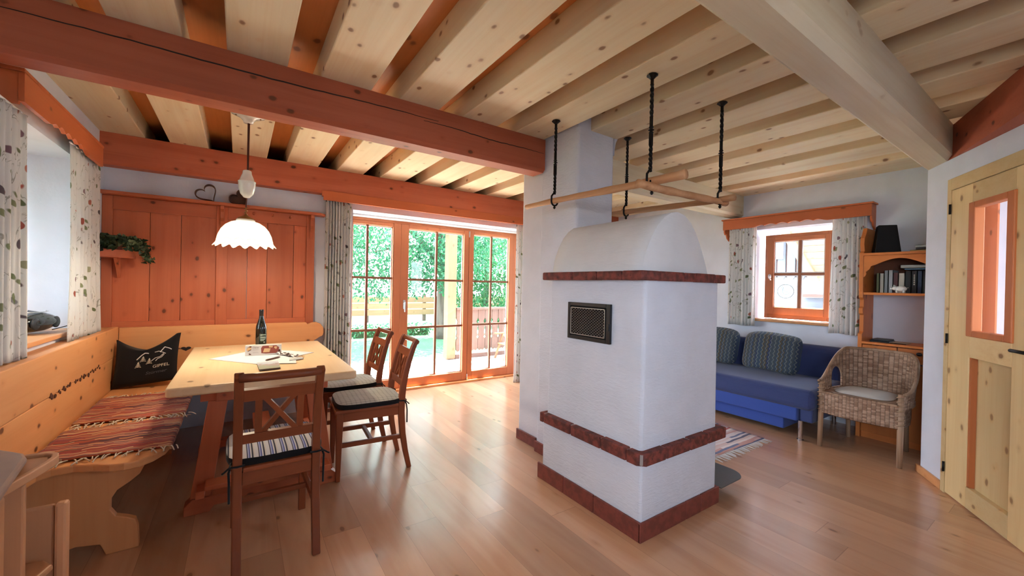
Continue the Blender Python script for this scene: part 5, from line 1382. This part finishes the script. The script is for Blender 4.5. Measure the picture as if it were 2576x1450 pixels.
for fi, f_ in enumerate(m.f):   # arched openings low in both arms
    i, j = divmod(fi, NV); u = (i+0.5)/NU; z = 0.43+(wtop(u)-0.43)*(j+0.5)/NV
    hole = False
    for uc in (0.215, 0.785):
        du = abs(u-uc)/0.055; dz = (z-0.45)/0.20
        if du < 1 and z > 0.45 and (z < 0.55 or du*du+((z-0.55)/0.10)**2 < 1) and z < 0.65: hole = True
    if not hole:
        keepuv[len(keep)] = m.uv[fi]; keep.append(f_)
m.f = keep; m.uv = keepuv
build('back_shell', m, M_WICKER, wk, smooth=True, solid=0.014, fix=False)
m = MB()
m.tube([Vector(fn(i/80, 1.0))+Vector((0, 0, 0.004)) for i in range(81)], 0.013, 8)
for uc in (0.215, 0.785):
    m.tube([fn(uc+0.055*cos(a*pi/12), (0.55+0.10*sin(a*pi/12)-0.43)/(wtop(uc+0.055*cos(a*pi/12))-0.43)) for a in range(13)], 0.008, 6)
build('braided_rim', m, M_CANE, wk, smooth=True)
def wskirt(u, v):   # front apron and sides under the seat
    pts = [(4.55, 1.29), (4.30, 1.33), (4.09, 1.325), (4.06, 1.20), (4.05, 1.078), (4.06, 0.95), (4.09, 0.83), (4.30, 0.825), (4.55, 0.865)]
    i = u*(len(pts)-1); k = min(int(i), len(pts)-2); f = i-k
    p = Vector(pts[k]).lerp(Vector(pts[k+1]), f)
    return (p.x, p.y, 0.285+0.185*v)
build('apron', MB().grid(wskirt, 90, 8, lambda u, v: (u*1.45, 0.185*v)), M_WICKER, wk, smooth=True, solid=0.014, fix=False)
build('seat', MB().prism([(4.06, 1.31), (4.045, 1.078), (4.06, 0.845), (4.55, 0.88), (4.585, 1.078), (4.55, 1.275)], 'z', 0.455, 0.470), M_CANE, wk)
for x, y in ((4.095, 1.325), (4.095, 0.83)):
    lg = MB().tube([(x-0.012, y, 0.0), (x, y, 0.28), (x+0.0, y, 0.545)], [0.017, 0.020, 0.019], 10)
    build('leg', lg, M_CANE, wk, smooth=True)
    m = MB(); sg = 1 if y > 1 else -1
    m.tube([(x-0.004+0.022*cos(t*0.8), y+0.022*sin(t*0.8), 0.30+0.0045*t) for t in range(54)], 0.0055, 5)
    build('cane_binding', m, M_CANE, wk, smooth=True)
for x, y in ((4.54, 1.27), (4.54, 0.89)):
    build('leg', MB().tube([(x+0.03, y, 0.0), (x, y, 0.45)], 0.017, 10), M_CANE, wk, smooth=True)
gc = thing('seat_pad', 'flat pale grey pad on the wicker armchair', 'cushion', (4.3, 1.08, 0.471))
def padf(u, v):
    a = 2*pi*u; k = (abs(cos(a))**4+abs(sin(a))**4)**-0.25
    return (4.29+0.19*k*cos(a)*v, 1.078+0.185*k*sin(a)*v, 0.474+0.024*(1-v**5))
m = MB().grid(padf, 40, 8, closeu=True); m.grid(lambda u, v: (padf(u, v)[0], padf(u, v)[1], 0.473), 40, 1, closeu=True)
build('pad', m, M_GREYCUSH, gc, smooth=True, fix=False)

bs = thing('bookshelf', 'orange pine bookshelf with an arched top opening in the niche', 'bookshelf', (4.8, 0.97, 0))
Sz, Sy = W('shelf', 'z'), W('shelf', 'y')
BX0, BX1, BY0, BY1 = 4.66, 4.965, 0.715, 1.245
sidep = [(BX1, 0.0), (BX0, 0.0), (BX0, 0.93), (BX0+0.035, 0.95), (BX0+0.035, 1.10), (BX0+0.012, 1.115), (BX0+0.005, 1.16), (BX0+0.03, 1.175), (BX0+0.03, 1.24), (BX0, 1.26), (BX0, 1.31), (BX0-0.004, 1.33), (BX0-0.004, 1.66), (BX0+0.02, 1.68), (BX0+0.005, 1.74), (BX0+0.012, 1.80), (BX0+0.05, 1.84), (BX0+0.08, 1.895), (BX1, 1.895)]
build('side_board', MB().prism(sidep, 'y', BY1-0.03, BY1), Sz, bs, bevel=0.003)
build('side_board', MB().box(BX0, BX1, BY0, BY0+0.025, 0, 1.66), Sz, bs, bevel=0.003)
build('top_board', MB().box(BX0-0.015, BX1, BY0+0.026, BY1-0.031, 1.637, 1.66), Sy, bs, bevel=0.003)
yl, yr_ = BY1-0.031, BY0+0.026
arch = [(yl, 1.636), (yl, 1.44), (yl-0.012, 1.452), (yl-0.02, 1.475), (yl-0.016, 1.49), (yl-0.04, 1.515), (yl-0.05, 1.54), (yl-0.065, 1.548)]
arch += [(yl-0.08-(yl-yr_-0.16)*i/16, 1.552+0.055*sin(pi*i/16)) for i in range(17)]
arch += [(yr_+0.065, 1.548), (yr_+0.05, 1.54), (yr_+0.04, 1.515), (yr_+0.016, 1.49), (yr_+0.02, 1.475), (yr_+0.012, 1.452), (yr_, 1.44), (yr_, 1.636)]
build('arched_fascia', MB().prism(arch, 'x', BX0-0.002, BX0+0.018), Sy, bs, bevel=0.002)
build('shelf', MB().box(BX0+0.005, BX1, BY0+0.026, BY1-0.031, 1.285, 1.307), Sy, bs, bevel=0.003)
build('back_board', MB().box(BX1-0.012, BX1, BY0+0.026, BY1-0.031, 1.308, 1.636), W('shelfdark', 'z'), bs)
build('cabinet_top', MB().box(BX0-0.012, BX1, BY0+0.026, BY1-0.031, 0.845, 0.866), Sy, bs, bevel=0.003)
for a, b_ in ((0.745, 0.975), (0.981, 1.21)):
    dr = build('drawer', MB().box(BX0, BX0+0.022, a, b_, 0.715, 0.838), Sy, bs, bevel=0.003)
    yc_ = (a+b_)/2 - (0.02 if a < 0.9 else -0.02)
    build('knob', MB().capped([(0.010, 0), (0.016, 0.012), (0.013, 0.02)], n=14).xf(lambda x, y, z, q=yc_: (BX0-z, q+y*1.2, 0.802+x)), M_BLACK, dr, smooth=True)
build('door', MB().box(BX0, BX0+0.022, 0.745, 1.21, 0.06, 0.705), Sz, bs, bevel=0.003)
build('plinth', MB().box(BX0+0.03, BX1, 0.742, 1.212, 0, 0.055), Sy, bs)

# black tapered box on top of the shelf
bb = thing('black_speaker', 'black tapered speaker standing on the bookshelf beside the pelmet', 'speaker', (4.78, 1.14, 1.661))
def frus(x, y, z):
    k = 1-0.30*z; ca, sa_ = cos(radians(22)), sin(radians(22)); x *= k; y = y*k
    return (4.80+x*ca-y*sa_, 1.103+x*sa_+y*ca, 1.661+0.245*z*(1.0)+(0.03*(y+0.09) if z > 0.5 else 0))
build('cabinet', MB().box(-0.085, 0.085, -0.092, 0.082, 0, 1).xf(frus), M_BLACKMATT, bb, bevel=0.004)
build('front_cloth', MB().box(-0.088, -0.0855, -0.075, 0.062, 0.06, 0.94).xf(frus), M_BLACKCLOTH, bb)

def book(label, y0, y1, z0, h, col, x0=4.74, x1=4.93, group='books standing on the upper shelf', flat=False, name='book', cat='book'):
    t = thing(name, label, cat, ((x0+x1)/2, (y0+y1)/2, z0), group)
    c = plain('book_cloth', col, 0.6)
    if not flat:
        th = 0.003
        m = MB(); m.box(x0, x0+th, y0, y1, z0, z0+h); m.box(x0, x1, y0, y0+th, z0, z0+h); m.box(x0, x1, y1-th, y1, z0, z0+h)
        build('cover', m, c, t)
        build('pages', MB().box(x0+th, x1-0.004, y0+th, y1-th, z0+0.003, z0+h-0.004), M_PAPER, t)
    else:
        m = MB(); th = 0.003
        m.box(x0, x1, y0, y1, z0, z0+th); m.box(x0, x1, y0, y1, z0+h-th, z0+h); m.box(x0, x0+th, y0, y1, z0, z0+h)
        build('cover', m, c, t)
        build('pages', MB().box(x0+th, x1-0.004, y0+0.004, y1-0.004, z0+th, z0+h-th), M_PAPER, t)
    return t
Z = 1.3075
rows = [('thin olive green book, first on the upper shelf', 1.150, 1.128, 0.175, (0.16, 0.17, 0.08)),
        ('cream book beside the thin olive green book', 1.126, 1.098, 0.172, (0.50, 0.49, 0.42)),
        ('grey book between the cream book and a taller grey book', 1.096, 1.070, 0.198, (0.26, 0.28, 0.29)),
        ('taller pale grey book standing left of the dark red book', 1.068, 1.038, 0.20, (0.33, 0.34, 0.36)),
        ('dark red book next to the pale patterned book', 1.036, 1.004, 0.178, (0.09, 0.03, 0.03)),
        ('pale patterned book behind the white pig', 1.002, 0.962, 0.172, (0.48, 0.45, 0.38)),
        ('thick black book right of the pale patterned book', 0.960, 0.922, 0.19, (0.02, 0.02, 0.022)),
        ('black book with pale spine lettering', 0.920, 0.886, 0.19, (0.025, 0.022, 0.025)),
        ('dark blue book near the white wall edge', 0.884, 0.855, 0.19, (0.03, 0.05, 0.10)),
        ('black book at the hidden end of the shelf row', 0.853, 0.820, 0.19, (0.02, 0.02, 0.02))]
for lab_, ya, yb, h_, col in rows:
    bk_ = book(lab_, yb, ya, Z, h_, col, x0=4.76)
    if 'lettering' in lab_:
        m = MB()
        for q in range(6): m.box(4.7592, 4.7598, 0.899, 0.907, Z+0.07+0.016*q, Z+0.079+0.016*q)
        build('spine_lettering', m, M_STITCH, bk_)
book('pale flat book lying on top of the upright books', 0.80, 0.99, Z+0.215, 0.03, (0.42, 0.43, 0.40), x0=4.76, group='flat books in the arched opening', flat=True)
book('blue flat book under the pale flat book', 0.80, 0.965, Z+0.201, 0.012, (0.16, 0.28, 0.42), x0=4.755, group='flat books in the arched opening', flat=True)
book('yellow flat book at the bottom of the pile on top of the shelf', 0.80, 0.93, 1.661, 0.016, (0.55, 0.40, 0.16), x0=4.74, group='flat books on top of the shelf', flat=True)
book('dark flat book in the middle of the pile on top of the shelf', 0.80, 0.895, 1.6775, 0.018, (0.06, 0.05, 0.05), x0=4.74, group='flat books on top of the shelf', flat=True)
book('white flat book topmost of the pile on top of the shelf', 0.79, 0.90, 1.696, 0.022, (0.55, 0.56, 0.55), x0=4.75, group='flat books on top of the shelf', flat=True)
book('black magazine in a small stack on the lower cabinet', 1.04, 1.17, 0.8665, 0.012, (0.03, 0.035, 0.04), x0=4.70, x1=4.88, group='magazines on the lower cabinet', flat=True, name='magazine', cat='magazine')
book('grey magazine topmost of the small stack on the lower cabinet', 1.05, 1.165, 0.879, 0.010, (0.09, 0.10, 0.11), x0=4.72, x1=4.90, group='magazines on the lower cabinet', flat=True, name='magazine', cat='magazine')
book('pale magazine lying flat right of the stack on the lower cabinet', 0.93, 1.03, 0.8665, 0.006, (0.45, 0.36, 0.25), x0=4.69, x1=4.86, group='magazines on the lower cabinet', flat=True, name='magazine', cat='magazine')

# white porcelain pig
pg = thing('piggy_bank', 'white porcelain pig in front of the books', 'figurine', (4.71, 0.98, Z))
def ell(c, r, n=18):
    m = MB()
    pr = [(max(0.0005, sin(pi*i/12)), -cos(pi*i/12)) for i in range(13)]
    m.lathe(pr, (0, 0, 0), n); return m.xf(lambda x, y, z: (c[0]+x*r[0], c[1]+y*r[1], c[2]+z*r[2]))
M_PIG = plain('white_porcelain', (0.78, 0.76, 0.72), 0.2, coat=0.5)
build('body', ell((4.71, 0.975, Z+0.036), (0.026, 0.040, 0.026)).add(ell((4.705, 1.012, Z+0.040), (0.020, 0.020, 0.019))), M_PIG, pg, smooth=True)
build('snout', MB().tube([(4.70, 1.028, Z+0.038), (4.698, 1.042, Z+0.036)], [0.009, 0.008], 10), M_PIG, pg, smooth=True)
for dx in (-0.012, 0.012):
    build('ear', MB().tube([(4.705+dx, 1.012, Z+0.053), (4.703+dx*1.3, 1.018, Z+0.070)], [0.008, 0.001], 8), M_PIG, pg, smooth=True)
    for y in (0.955, 1.0): build('leg', MB().tube([(4.71+dx, y, Z), (4.71+dx, y, Z+0.022)], 0.007, 8), M_PIG, pg, smooth=True)
build('tail', MB().tube([(4.71, 0.936, Z+0.042), (4.71, 0.93, Z+0.048), (4.712, 0.927, Z+0.043)], 0.002, 5), M_PIG, pg, smooth=True)

rg = thing('rag_rug', 'pale pink and navy striped rag rug with white fringe behind the stove', 'rug', (3.4, 2.2, 0))
build('weave', MB().grid(lambda u, v: (3.02+0.80*u+0.012*sin(5*v), 1.66+1.5*v-0.02*u, 0.007+0.0015*sin(30*v)), 20, 60), M_RUG, rg, smooth=True, solid=0.008, fix=False)
m = MB(); rr = random.Random(9)
for i in range(60):
    x = 3.025+0.79*i/59; k = rr.uniform(-0.02, 0.025)
    m.tube([(x, 1.66-0.02*(x-3.02)/0.8, 0.009), (x+k*0.5, 1.625, 0.007), (x+k, 1.585+rr.uniform(-.012, .012), 0.0035)], 0.0028, 5)
build('fringe', m, M_FRINGEW, rg, smooth=True)

# radio on the left window sill
rd = thing('radio', 'glossy black portable radio on the left window sill', 'radio', (-1.0, 3.55, 0.959))
def radf(x, y, z): 
    ca, sa_ = cos(radians(-14)), sin(radians(-14)); return (-1.035+x*ca-y*sa_, 3.56+x*sa_+y*ca, 0.959+z)
def radb(u, v):
    a = 2*pi*u; k = (abs(cos(a))**3+abs(sin(a))**3)**(-1/3); s = sin(pi*min(max(v, 0.0001), 0.9999))**0.35
    return radf(0.095*k*cos(a)*s, 0.155*k*sin(a)*s, 0.004+0.135*v-0.02*v*v*abs(sin(a)))
build('body', MB().grid(radb, 40, 16, closeu=True), M_BLACKGLOSS, rd, smooth=True)
m = MB()
for s in (-1, 1): m.capped([(0.045, 0), (0.047, 0.006), (0.04, 0.012)], n=24).xf(lambda x, y, z: (x, y, z)) if False else None
for s in (-1, 1):
    q = MB().capped([(0.034, 0.0), (0.035, 0.004), (0.028, 0.006)], n=24).xf(lambda x, y, z, s=s: radf(0.084+z, s*0.082+y, 0.062+x)); build('speaker', q, M_BLACK, rd, smooth=True)
build('antenna', MB().tube([radf(-0.05, -0.06, 0.12), radf(-0.04, -0.045, 0.27)], [0.003, 0.002], 6), M_CHROME, rd, smooth=True)
build('chrome_trim', MB().tube([radf(0.07*cos(a), 0.12*sin(a), 0.128) for a in [radians(q) for q in range(-70, 71, 10)]], 0.003, 6), M_CHROME, rd, smooth=True)
build('power_cord', MB().tube([radf(0.06, 0.10, 0.012), (-0.94, 3.74, 0.975), (-0.91, 3.78, 0.985), (-0.89, 3.80, 0.963)], 0.003, 6), M_BLACK, rd, smooth=True)

# ================================================================== OUTSIDE
def leafmat(name, col, trans=0.5):
    m, nt, ns, ln, p = new_mat(name)
    oi = N(nt, 'ShaderNodeTexCoord'); nz = N(nt, 'ShaderNodeTexNoise'); nz.inputs['Scale'].default_value = 6; ln.new(oi.outputs['Object'], nz.inputs['Vector'])
    hs = N(nt, 'ShaderNodeHueSaturation'); hs.inputs['Color'].default_value = (*col, 1)
    ln.new(smooth(nt, nz.outputs['Fac'], 0.3, 0.7, 0.7, 1.35), hs.inputs['Value']); ln.new(smooth(nt, nz.outputs['Color'], 0.3, 0.7, 0.47, 0.53), hs.inputs['Hue'])
    ln.new(hs.outputs[0], p.inputs['Base Color']); p.inputs['Roughness'].default_value = 0.45
    tr = N(nt, 'ShaderNodeBsdfTranslucent'); ln.new(hs.outputs[0], tr.inputs['Color'])
    mx = N(nt, 'ShaderNodeMixShader'); mx.inputs[0].default_value = trans
    ln.new(p.outputs[0], mx.inputs[1]); ln.new(tr.outputs[0], mx.inputs[2]); ln.new(mx.outputs[0], ns['Material Output'].inputs['Surface'])
    return m
M_LEAF = leafmat('walnut_leaf', (0.032, 0.15, 0.07)); M_LEAF2 = leafmat('shrub_leaf', (0.022, 0.125, 0.036)); M_LEAF3 = leafmat('hedge_leaf', (0.030, 0.125, 0.056))
M_BARK = wood('tree_bark', (0.15, 0.12, 0.095), (0.075, 0.055, 0.045), 'z', 0, 0.9, grain=1.0, bump=0.6)
def leaves(n, fn, size, seed, drop=0.4):
    r = random.Random(seed); m = MB()
    for _ in range(n):
        p = Vector(fn(r)); d = Vector((r.uniform(-1, 1), r.uniform(-1, 1), r.uniform(-1.2, 0.6)-drop)).normalized()
        q = Vector((r.uniform(-1, 1), r.uniform(-1, 1), r.uniform(-1, 1))); w_ = d.cross(q).normalized(); s = size*r.uniform(0.6, 1.35); nn = d.cross(w_)
        k = len(m.v)
        m.v += [tuple(p), tuple(p+d*s*0.45+w_*s*0.24+nn*s*0.06), tuple(p+d*s), tuple(p+d*s*0.45-w_*s*0.24+nn*s*0.06)]
        m.f += [(k, k+1, k+2, k+3)]
    return m
def blob(c, r, pw=0.33):
    def f(rn):
        while True:
            v = Vector((rn.gauss(0, 1), rn.gauss(0, 1), rn.gauss(0, 1)))
            if v.length > 0.01: break
        v.normalize(); k = rn.random()**pw
        # clustered into sprays
        return (c[0]+v.x*r[0]*k+rn.gauss(0, .06), c[1]+v.y*r[1]*k+rn.gauss(0, .06), c[2]+v.z*r[2]*k+rn.gauss(0, .06))
    return f
def grass_mat():
    m, nt, ns, ln, p = new_mat('lawn')
    tc = N(nt, 'ShaderNodeTexCoord'); n1 = N(nt, 'ShaderNodeTexNoise'); n1.inputs['Scale'].default_value = 1.5; n1.inputs['Detail'].default_value = 6; ln.new(tc.outputs['Object'], n1.inputs['Vector'])
    n2 = N(nt, 'ShaderNodeTexNoise'); n2.inputs['Scale'].default_value = 40; ln.new(tc.outputs['Object'], n2.inputs['Vector'])
    c = mix_col(nt, smooth(nt, n1.outputs['Fac'], 0.35, 0.65), (0.010, 0.06, 0.026), (0.018, 0.085, 0.035))
    ln.new(mix_col(nt, smooth(nt, n2.outputs['Fac'], 0.3, 0.7, 0, 0.5), c, (0.03, 0.14, 0.04)), p.inputs['Base Color']); p.inputs['Roughness'].default_value = 0.9
    bp = N(nt, 'ShaderNodeBump'); bp.inputs['Strength'].default_value = 0.8; bp.inputs['Distance'].default_value = 0.02; ln.new(n2.outputs['Fac'], bp.inputs['Height']); ln.new(bp.outputs['Normal'], p.inputs['Normal'])
    return m
struct('ground', MB().box(-25, 40, 4.92, 45, -0.5, -0.15), grass_mat(), label='green lawn beyond the terrace', cat='lawn')
M_DARKGROUND = plain('dark_ground', (0.09, 0.085, 0.075), 0.9)  # for unseen ground, kept dark to limit daylight bounced indoors
M_GRAVEL = plain('pale_gravel', (0.34, 0.335, 0.32), 0.9)
struct('ground_yard', MB().box(5.36, 40, -20, 4.91, -0.6, -0.2), M_GRAVEL, label='pale gravel yard outside the small window', cat='yard')
struct('ground_west', MB().box(-25, -1.36, -20, 4.91, -0.6, -0.2), M_DARKGROUND, label='unseen ground outside the left window, darkened to cut bounce light', cat='yard')
struct('ground_south', MB().box(-1.36, 5.36, -20, -2.76, -0.6, -0.2), M_DARKGROUND, label='unseen ground behind the house, darkened to cut bounce light', cat='yard')
dk = MB()
for i in range(14):
    y = 4.925+i*0.128; dk.box(-2.5, 6.8, y, y+0.122, -0.08, -0.045)
struct('terrace_deck', dk, wood('weathered_deck', (0.74, 0.68, 0.60), (0.62, 0.56, 0.48), 'x', 0.1, 0.8, grain=0.4), label='pale board deck of the terrace', cat='deck')
struct('terrace_path', MB().box(-20, 20, 12.2, 13.6, -0.16, -0.13), plain('light_paving', (0.62, 0.60, 0.57), 0.9), label='pale path beyond the lawn', cat='path')
# roof over the terrace
ro = sthing('terrace_pergola', 'open timber rafters and beam above the terrace', 'pergola', (2, 5.4, 2.5))
for i in range(7):
    x = 2.1+0.95*i
    build('rafter', MB().prism([(4.9, 2.50), (6.75, 2.345), (6.75, 2.445), (4.9, 2.60)], 'x', x, x+0.09), W('out', 'y'), ro)
build('eaves_beam', MB().box(2.0, 7.5, 6.52, 6.66, 2.23, 2.40), W('out', 'x'), ro, bevel=0.01)
po = thing('terrace_post', 'square pale timber post carrying the terrace roof', 'post', (3.14, 6.59, -0.14))
build('shaft', MB().prism([(3.055, 6.51), (3.225, 6.51), (3.225, 6.67), (3.055, 6.67)], 'z', -0.03, 2.229), W('out', 'z'), po, bevel=0.012)
build('post_foot', MB().box(3.12, 3.16, 6.57, 6.61, -0.15, -0.03), M_STEEL, po)
# balustrade
ba = thing('balustrade', 'brown balustrade with cut out boards beside the terrace post', 'railing', (3.9, 6.56, -0.045))
OX, OZ = W('outdark', 'x'), W('outdark', 'z')
build('hand_rail', MB().box(3.24, 5.2, 6.50, 6.60, 0.845, 0.885), OX, ba, bevel=0.006)
build('upper_rail', MB().box(3.24, 5.2, 6.555, 6.595, 0.74, 0.843), OX, ba, bevel=0.004)
build('lower_rail', MB().box(3.24, 5.2, 6.555, 6.595, 0.20, 0.28), OX, ba, bevel=0.004)
for i in range(13):
    x = 3.245+0.15*i; w_ = 0.142; h_ = []
    def edge(s, x0):
        return [(x0, 0.12), (x0, 0.30), (x0+s*0.025, 0.335), (x0, 0.37), (x0+s*0.018, 0.42), (x0+s*0.010, 0.50), (x0, 0.56), (x0+s*0.02, 0.60), (x0+s*0.028, 0.63), (x0+s*0.015, 0.66), (x0, 0.69), (x0, 0.845)]
    L_ = edge(1, x); R_ = edge(-1, x+w_)
    bot = [(x+w_*0.75, 0.085), (x+w_*0.5, 0.105), (x+w_*0.25, 0.085)]
    build('board', MB().prism(L_+R_[::-1]+bot, 'y', 6.532, 6.554), OZ, ba)
build('base_rail', MB().box(3.24, 5.2, 6.54, 6.64, -0.045, 0.03), OX, ba, bevel=0.004)
# garden chair half seen at the right of the terrace
gd = thing('garden_chair', 'pale wooden garden chair on the terrace behind the door bay', 'chair', (4.05, 6.15, -0.045))
for y in (6.0, 6.3):
    build('leg', MB().bar((3.93, y, -0.044), (4.10, y, 0.40), 0.03, 0.03, (0, 1, 0)), W('out', 'z'), gd)
    build('arm', MB().box(3.92, 4.35, y-0.03, y+0.03, 0.40, 0.425), W('out', 'x'), gd)
    build('leg', MB().bar((4.35, y, -0.044), (4.30, y, 0.85), 0.03, 0.03, (0, 1, 0)), W('out', 'z'), gd)
build('seat', MB().box(3.98, 4.33, 6.0, 6.3, 0.22, 0.24), W('out', 'x'), gd)
# trees and shrubs beyond the lawn
t1 = thing('tree', 'large leafy tree with a thick trunk on the lawn', 'tree', (4.55, 10.0, -0.15), 'trees seen through the terrace doors')
tr_ = MB().tube([(4.62, 10.0, -0.15), (4.57, 10, 0.3), (4.55, 10, 1.0), (4.58, 10.0, 1.6), (4.45, 10.0, 2.4), (4.2, 9.9, 3.4)], [0.30, 0.19, 0.165, 0.16, 0.13, 0.09], 14)
tr_.tube([(4.57, 10, 1.5), (4.1, 9.8, 2.1), (3.5, 9.6, 2.6), (2.8, 9.3, 2.9)], [0.12, 0.09, 0.06, 0.03], 8); tr_.tube([(4.5, 10, 1.9), (4.9, 9.7, 2.6), (5.5, 9.5, 3.2)], [0.10, 0.07, 0.03], 8); tr_.tube([(3.9, 9.75, 2.25), (3.2, 9.5, 2.2), (2.5, 9.2, 2.0)], [0.06, 0.04, 0.02], 6)
build('trunk', tr_, M_BARK, t1, smooth=True)
lf = leaves(20000, blob((3.1, 9.3, 3.3), (2.9, 1.5, 2.4)), 0.095, 1); lf.add(leaves(5500, blob((5.2, 9.6, 3.2), (1.4, 1.2, 1.9)), 0.095, 2)); lf.add(leaves(1500, blob((2.4, 9.1, 1.65), (1.4, 0.9, 0.75)), 0.09, 3)); lf.add(leaves(1300, blob((3.9, 9.3, 1.75), (0.8, 0.7, 0.7)), 0.09, 4))
build('crown', lf, M_LEAF, t1, fix=False)
t2 = thing('tree', 'dense leafy tree behind the balustrade', 'tree', (7.6, 12.8, -0.15), 'trees seen through the terrace doors')
build('trunk', MB().tube([(7.6, 12.9, -0.15), (7.6, 12.9, 2.5)], [0.14, 0.08], 10), M_BARK, t2, smooth=True)
lf = leaves(14000, blob((7.6, 12.7, 2.1), (1.9, 1.2, 2.5)), 0.12, 5)
build('crown', lf, M_LEAF2, t2, fix=False)
t3 = thing('tree', 'tree on the far lawn, left of the big trunk', 'tree', (2.0, 14.3, -0.15), 'trees seen through the terrace doors')
build('trunk', MB().tube([(2.0, 14.3, -0.15), (2.0, 14.3, 2.5)], [0.16, 0.09], 10), M_BARK, t3, smooth=True)
build('crown', leaves(9000, blob((2.0, 14.2, 4.0), (1.9, 0.6, 2.0)), 0.13, 6), M_LEAF3, t3, fix=False)
hg = thing('low_hedge', 'low clipped hedge along the far edge of the lawn', 'hedge', (2.5, 10.9, -0.15))
build('foliage', leaves(3200, lambda r: (r.uniform(-1, 4.6), r.uniform(10.7, 11.2), -0.15+0.34*r.random()**0.7), 0.08, 7, 0), M_LEAF3, hg, fix=False)
build('stems', MB().box(-1, 4.5, 10.85, 11.05, -0.15, 0.05), plain('hedge_core', (0.05, 0.07, 0.03), 0.9), hg)
fe = thing('board_fence', 'pale brown board fence beyond the lawn', 'fence', (2, 15, -0.15))
for i in range(3): build('board', MB().box(-6, 12, 15.0, 15.03, 0.10+0.24*i, 0.31+0.24*i), W('out', 'x'), fe)
for i in range(8): build('post', MB().box(-5+2.2*i, -4.88+2.2*i, 15.03, 15.13, -0.15, 0.9), W('outdark', 'z'), fe)
hs_ = thing('farmhouse', 'pale distant house with a grey roof beyond the fence', 'house', (3, 22, -0.15))
build('wall', MB().box(-6, 5, 20, 27, -0.15, 0.75), M_WALL, hs_)
build('roof', MB().prism([(19.2, 0.7), (23.5, 2.6), (27.8, 0.7), (27.8, 0.85), (23.5, 2.78), (19.2, 0.85)], 'x', -6.8, 5.8), plain('grey_roof_tiles', (0.30, 0.28, 0.32), 0.8), hs_)
# unseen shrubs added to dim and tint the left window's daylight
for i, (yy, lab_) in enumerate(((1.5, 'unseen green shrub dimming the left window, nearest the kitchen'), (3.4, 'unseen green shrub dimming the left window, straight outside'), (5.4, 'unseen green shrub dimming the left window, at the outer corner'))):
    sh_ = thing('dimming_shrub', lab_, 'shrub', (-3.1, yy, -0.2), 'unseen shrubs dimming the left window')
    build('trunk', MB().tube([(-3.1, yy, -0.2), (-3.1, yy+0.1, 2.0)], [0.1, 0.05], 8), M_BARK, sh_)
    build('crown', leaves(3200, blob((-3.1, yy, 2.3), (0.9, 0.72, 2.5)), 0.2, 20+i), M_LEAF3, sh_, fix=False)
# barn beyond the small window
bn = thing('barn', 'grey boarded barn with a jutting roof outside the small window', 'barn', (9.3, 4.5, -0.2))
GZ = W('grey', 'z')
for i in range(22):
    y = 3.05+0.17*i
    pts = [(y, 1.60), (y+0.03, 1.54), (y+0.07, 1.52), (y+0.11, 1.54), (y+0.14, 1.60), (y+0.14, 4.6), (y, 4.6)]
    build('wall_board', MB().prism(pts, 'x', 9.0, 9.03), GZ, bn)
build('wall_core', MB().box(9.031, 12, 3.05, 6.8, 1.6, 4.6), W('outdark', 'z'), bn)
build('lower_wall', MB().box(9.25, 12, 0.5, 6.8, -0.2, 1.59), M_WALL, bn)
fr_ = build('window_frame', MB().box(8.96, 8.999, 3.60, 4.05, 1.95, 2.9), M_WHITE, bn)
build('pane', MB().box(8.955, 8.9595, 3.66, 3.99, 2.02, 2.85), plain('blue_grey_pane', (0.16, 0.2, 0.28), 0.1), fr_)
build('verge_board', MB().prism([(3.42, 2.6), (3.58, 2.6), (2.98, 1.50), (2.84, 1.50)], 'x', 8.55, 8.60), W('out', 'z'), bn)
for i in range(12):
    z = 1.55+0.12*i; yy = 2.88+0.545*(z-1.5)
    build('soffit_board', MB().prism([(yy-2.4, z), (yy, z), (yy+0.06, z+0.115), (yy-2.4, z+0.115)], 'x', 8.62, 8.65), W('out', 'y'), bn)
build('side_wall', MB().box(9.0, 9.2, 0.5, 3.04, 1.6, 2.9), W('out', 'y'), bn)
bnch = thing('log_bench', 'weathered log bench against the barn wall', 'bench', (8.8, 2.6, -0.2))
build('seat', MB().box(8.55, 9.0, 1.6, 3.1, 1.20, 1.26), W('outdark', 'y'), bnch)
build('log_stack', MB().box(8.7, 9.1, 1.6, 3.15, -0.2, 1.19), W('grey', 'y'), bnch)
build('crossbar', MB().box(8.6, 8.66, 1.6, 3.0, 0.95, 1.0), W('outdark', 'y'), bnch)
sb_ = thing('yard_shrub', 'bright green shrub outside the small window', 'shrub', (7.6, 2.2, -0.2))
build('foliage', leaves(900, blob((7.5, 2.15, 0.45), (0.5, 0.55, 0.65)), 0.12, 31), M_LEAF2, sb_, fix=False)
build('stems', MB().tube([(7.5, 2.15, -0.2), (7.5, 2.15, 0.6)], 0.05, 6), M_BARK, sb_)
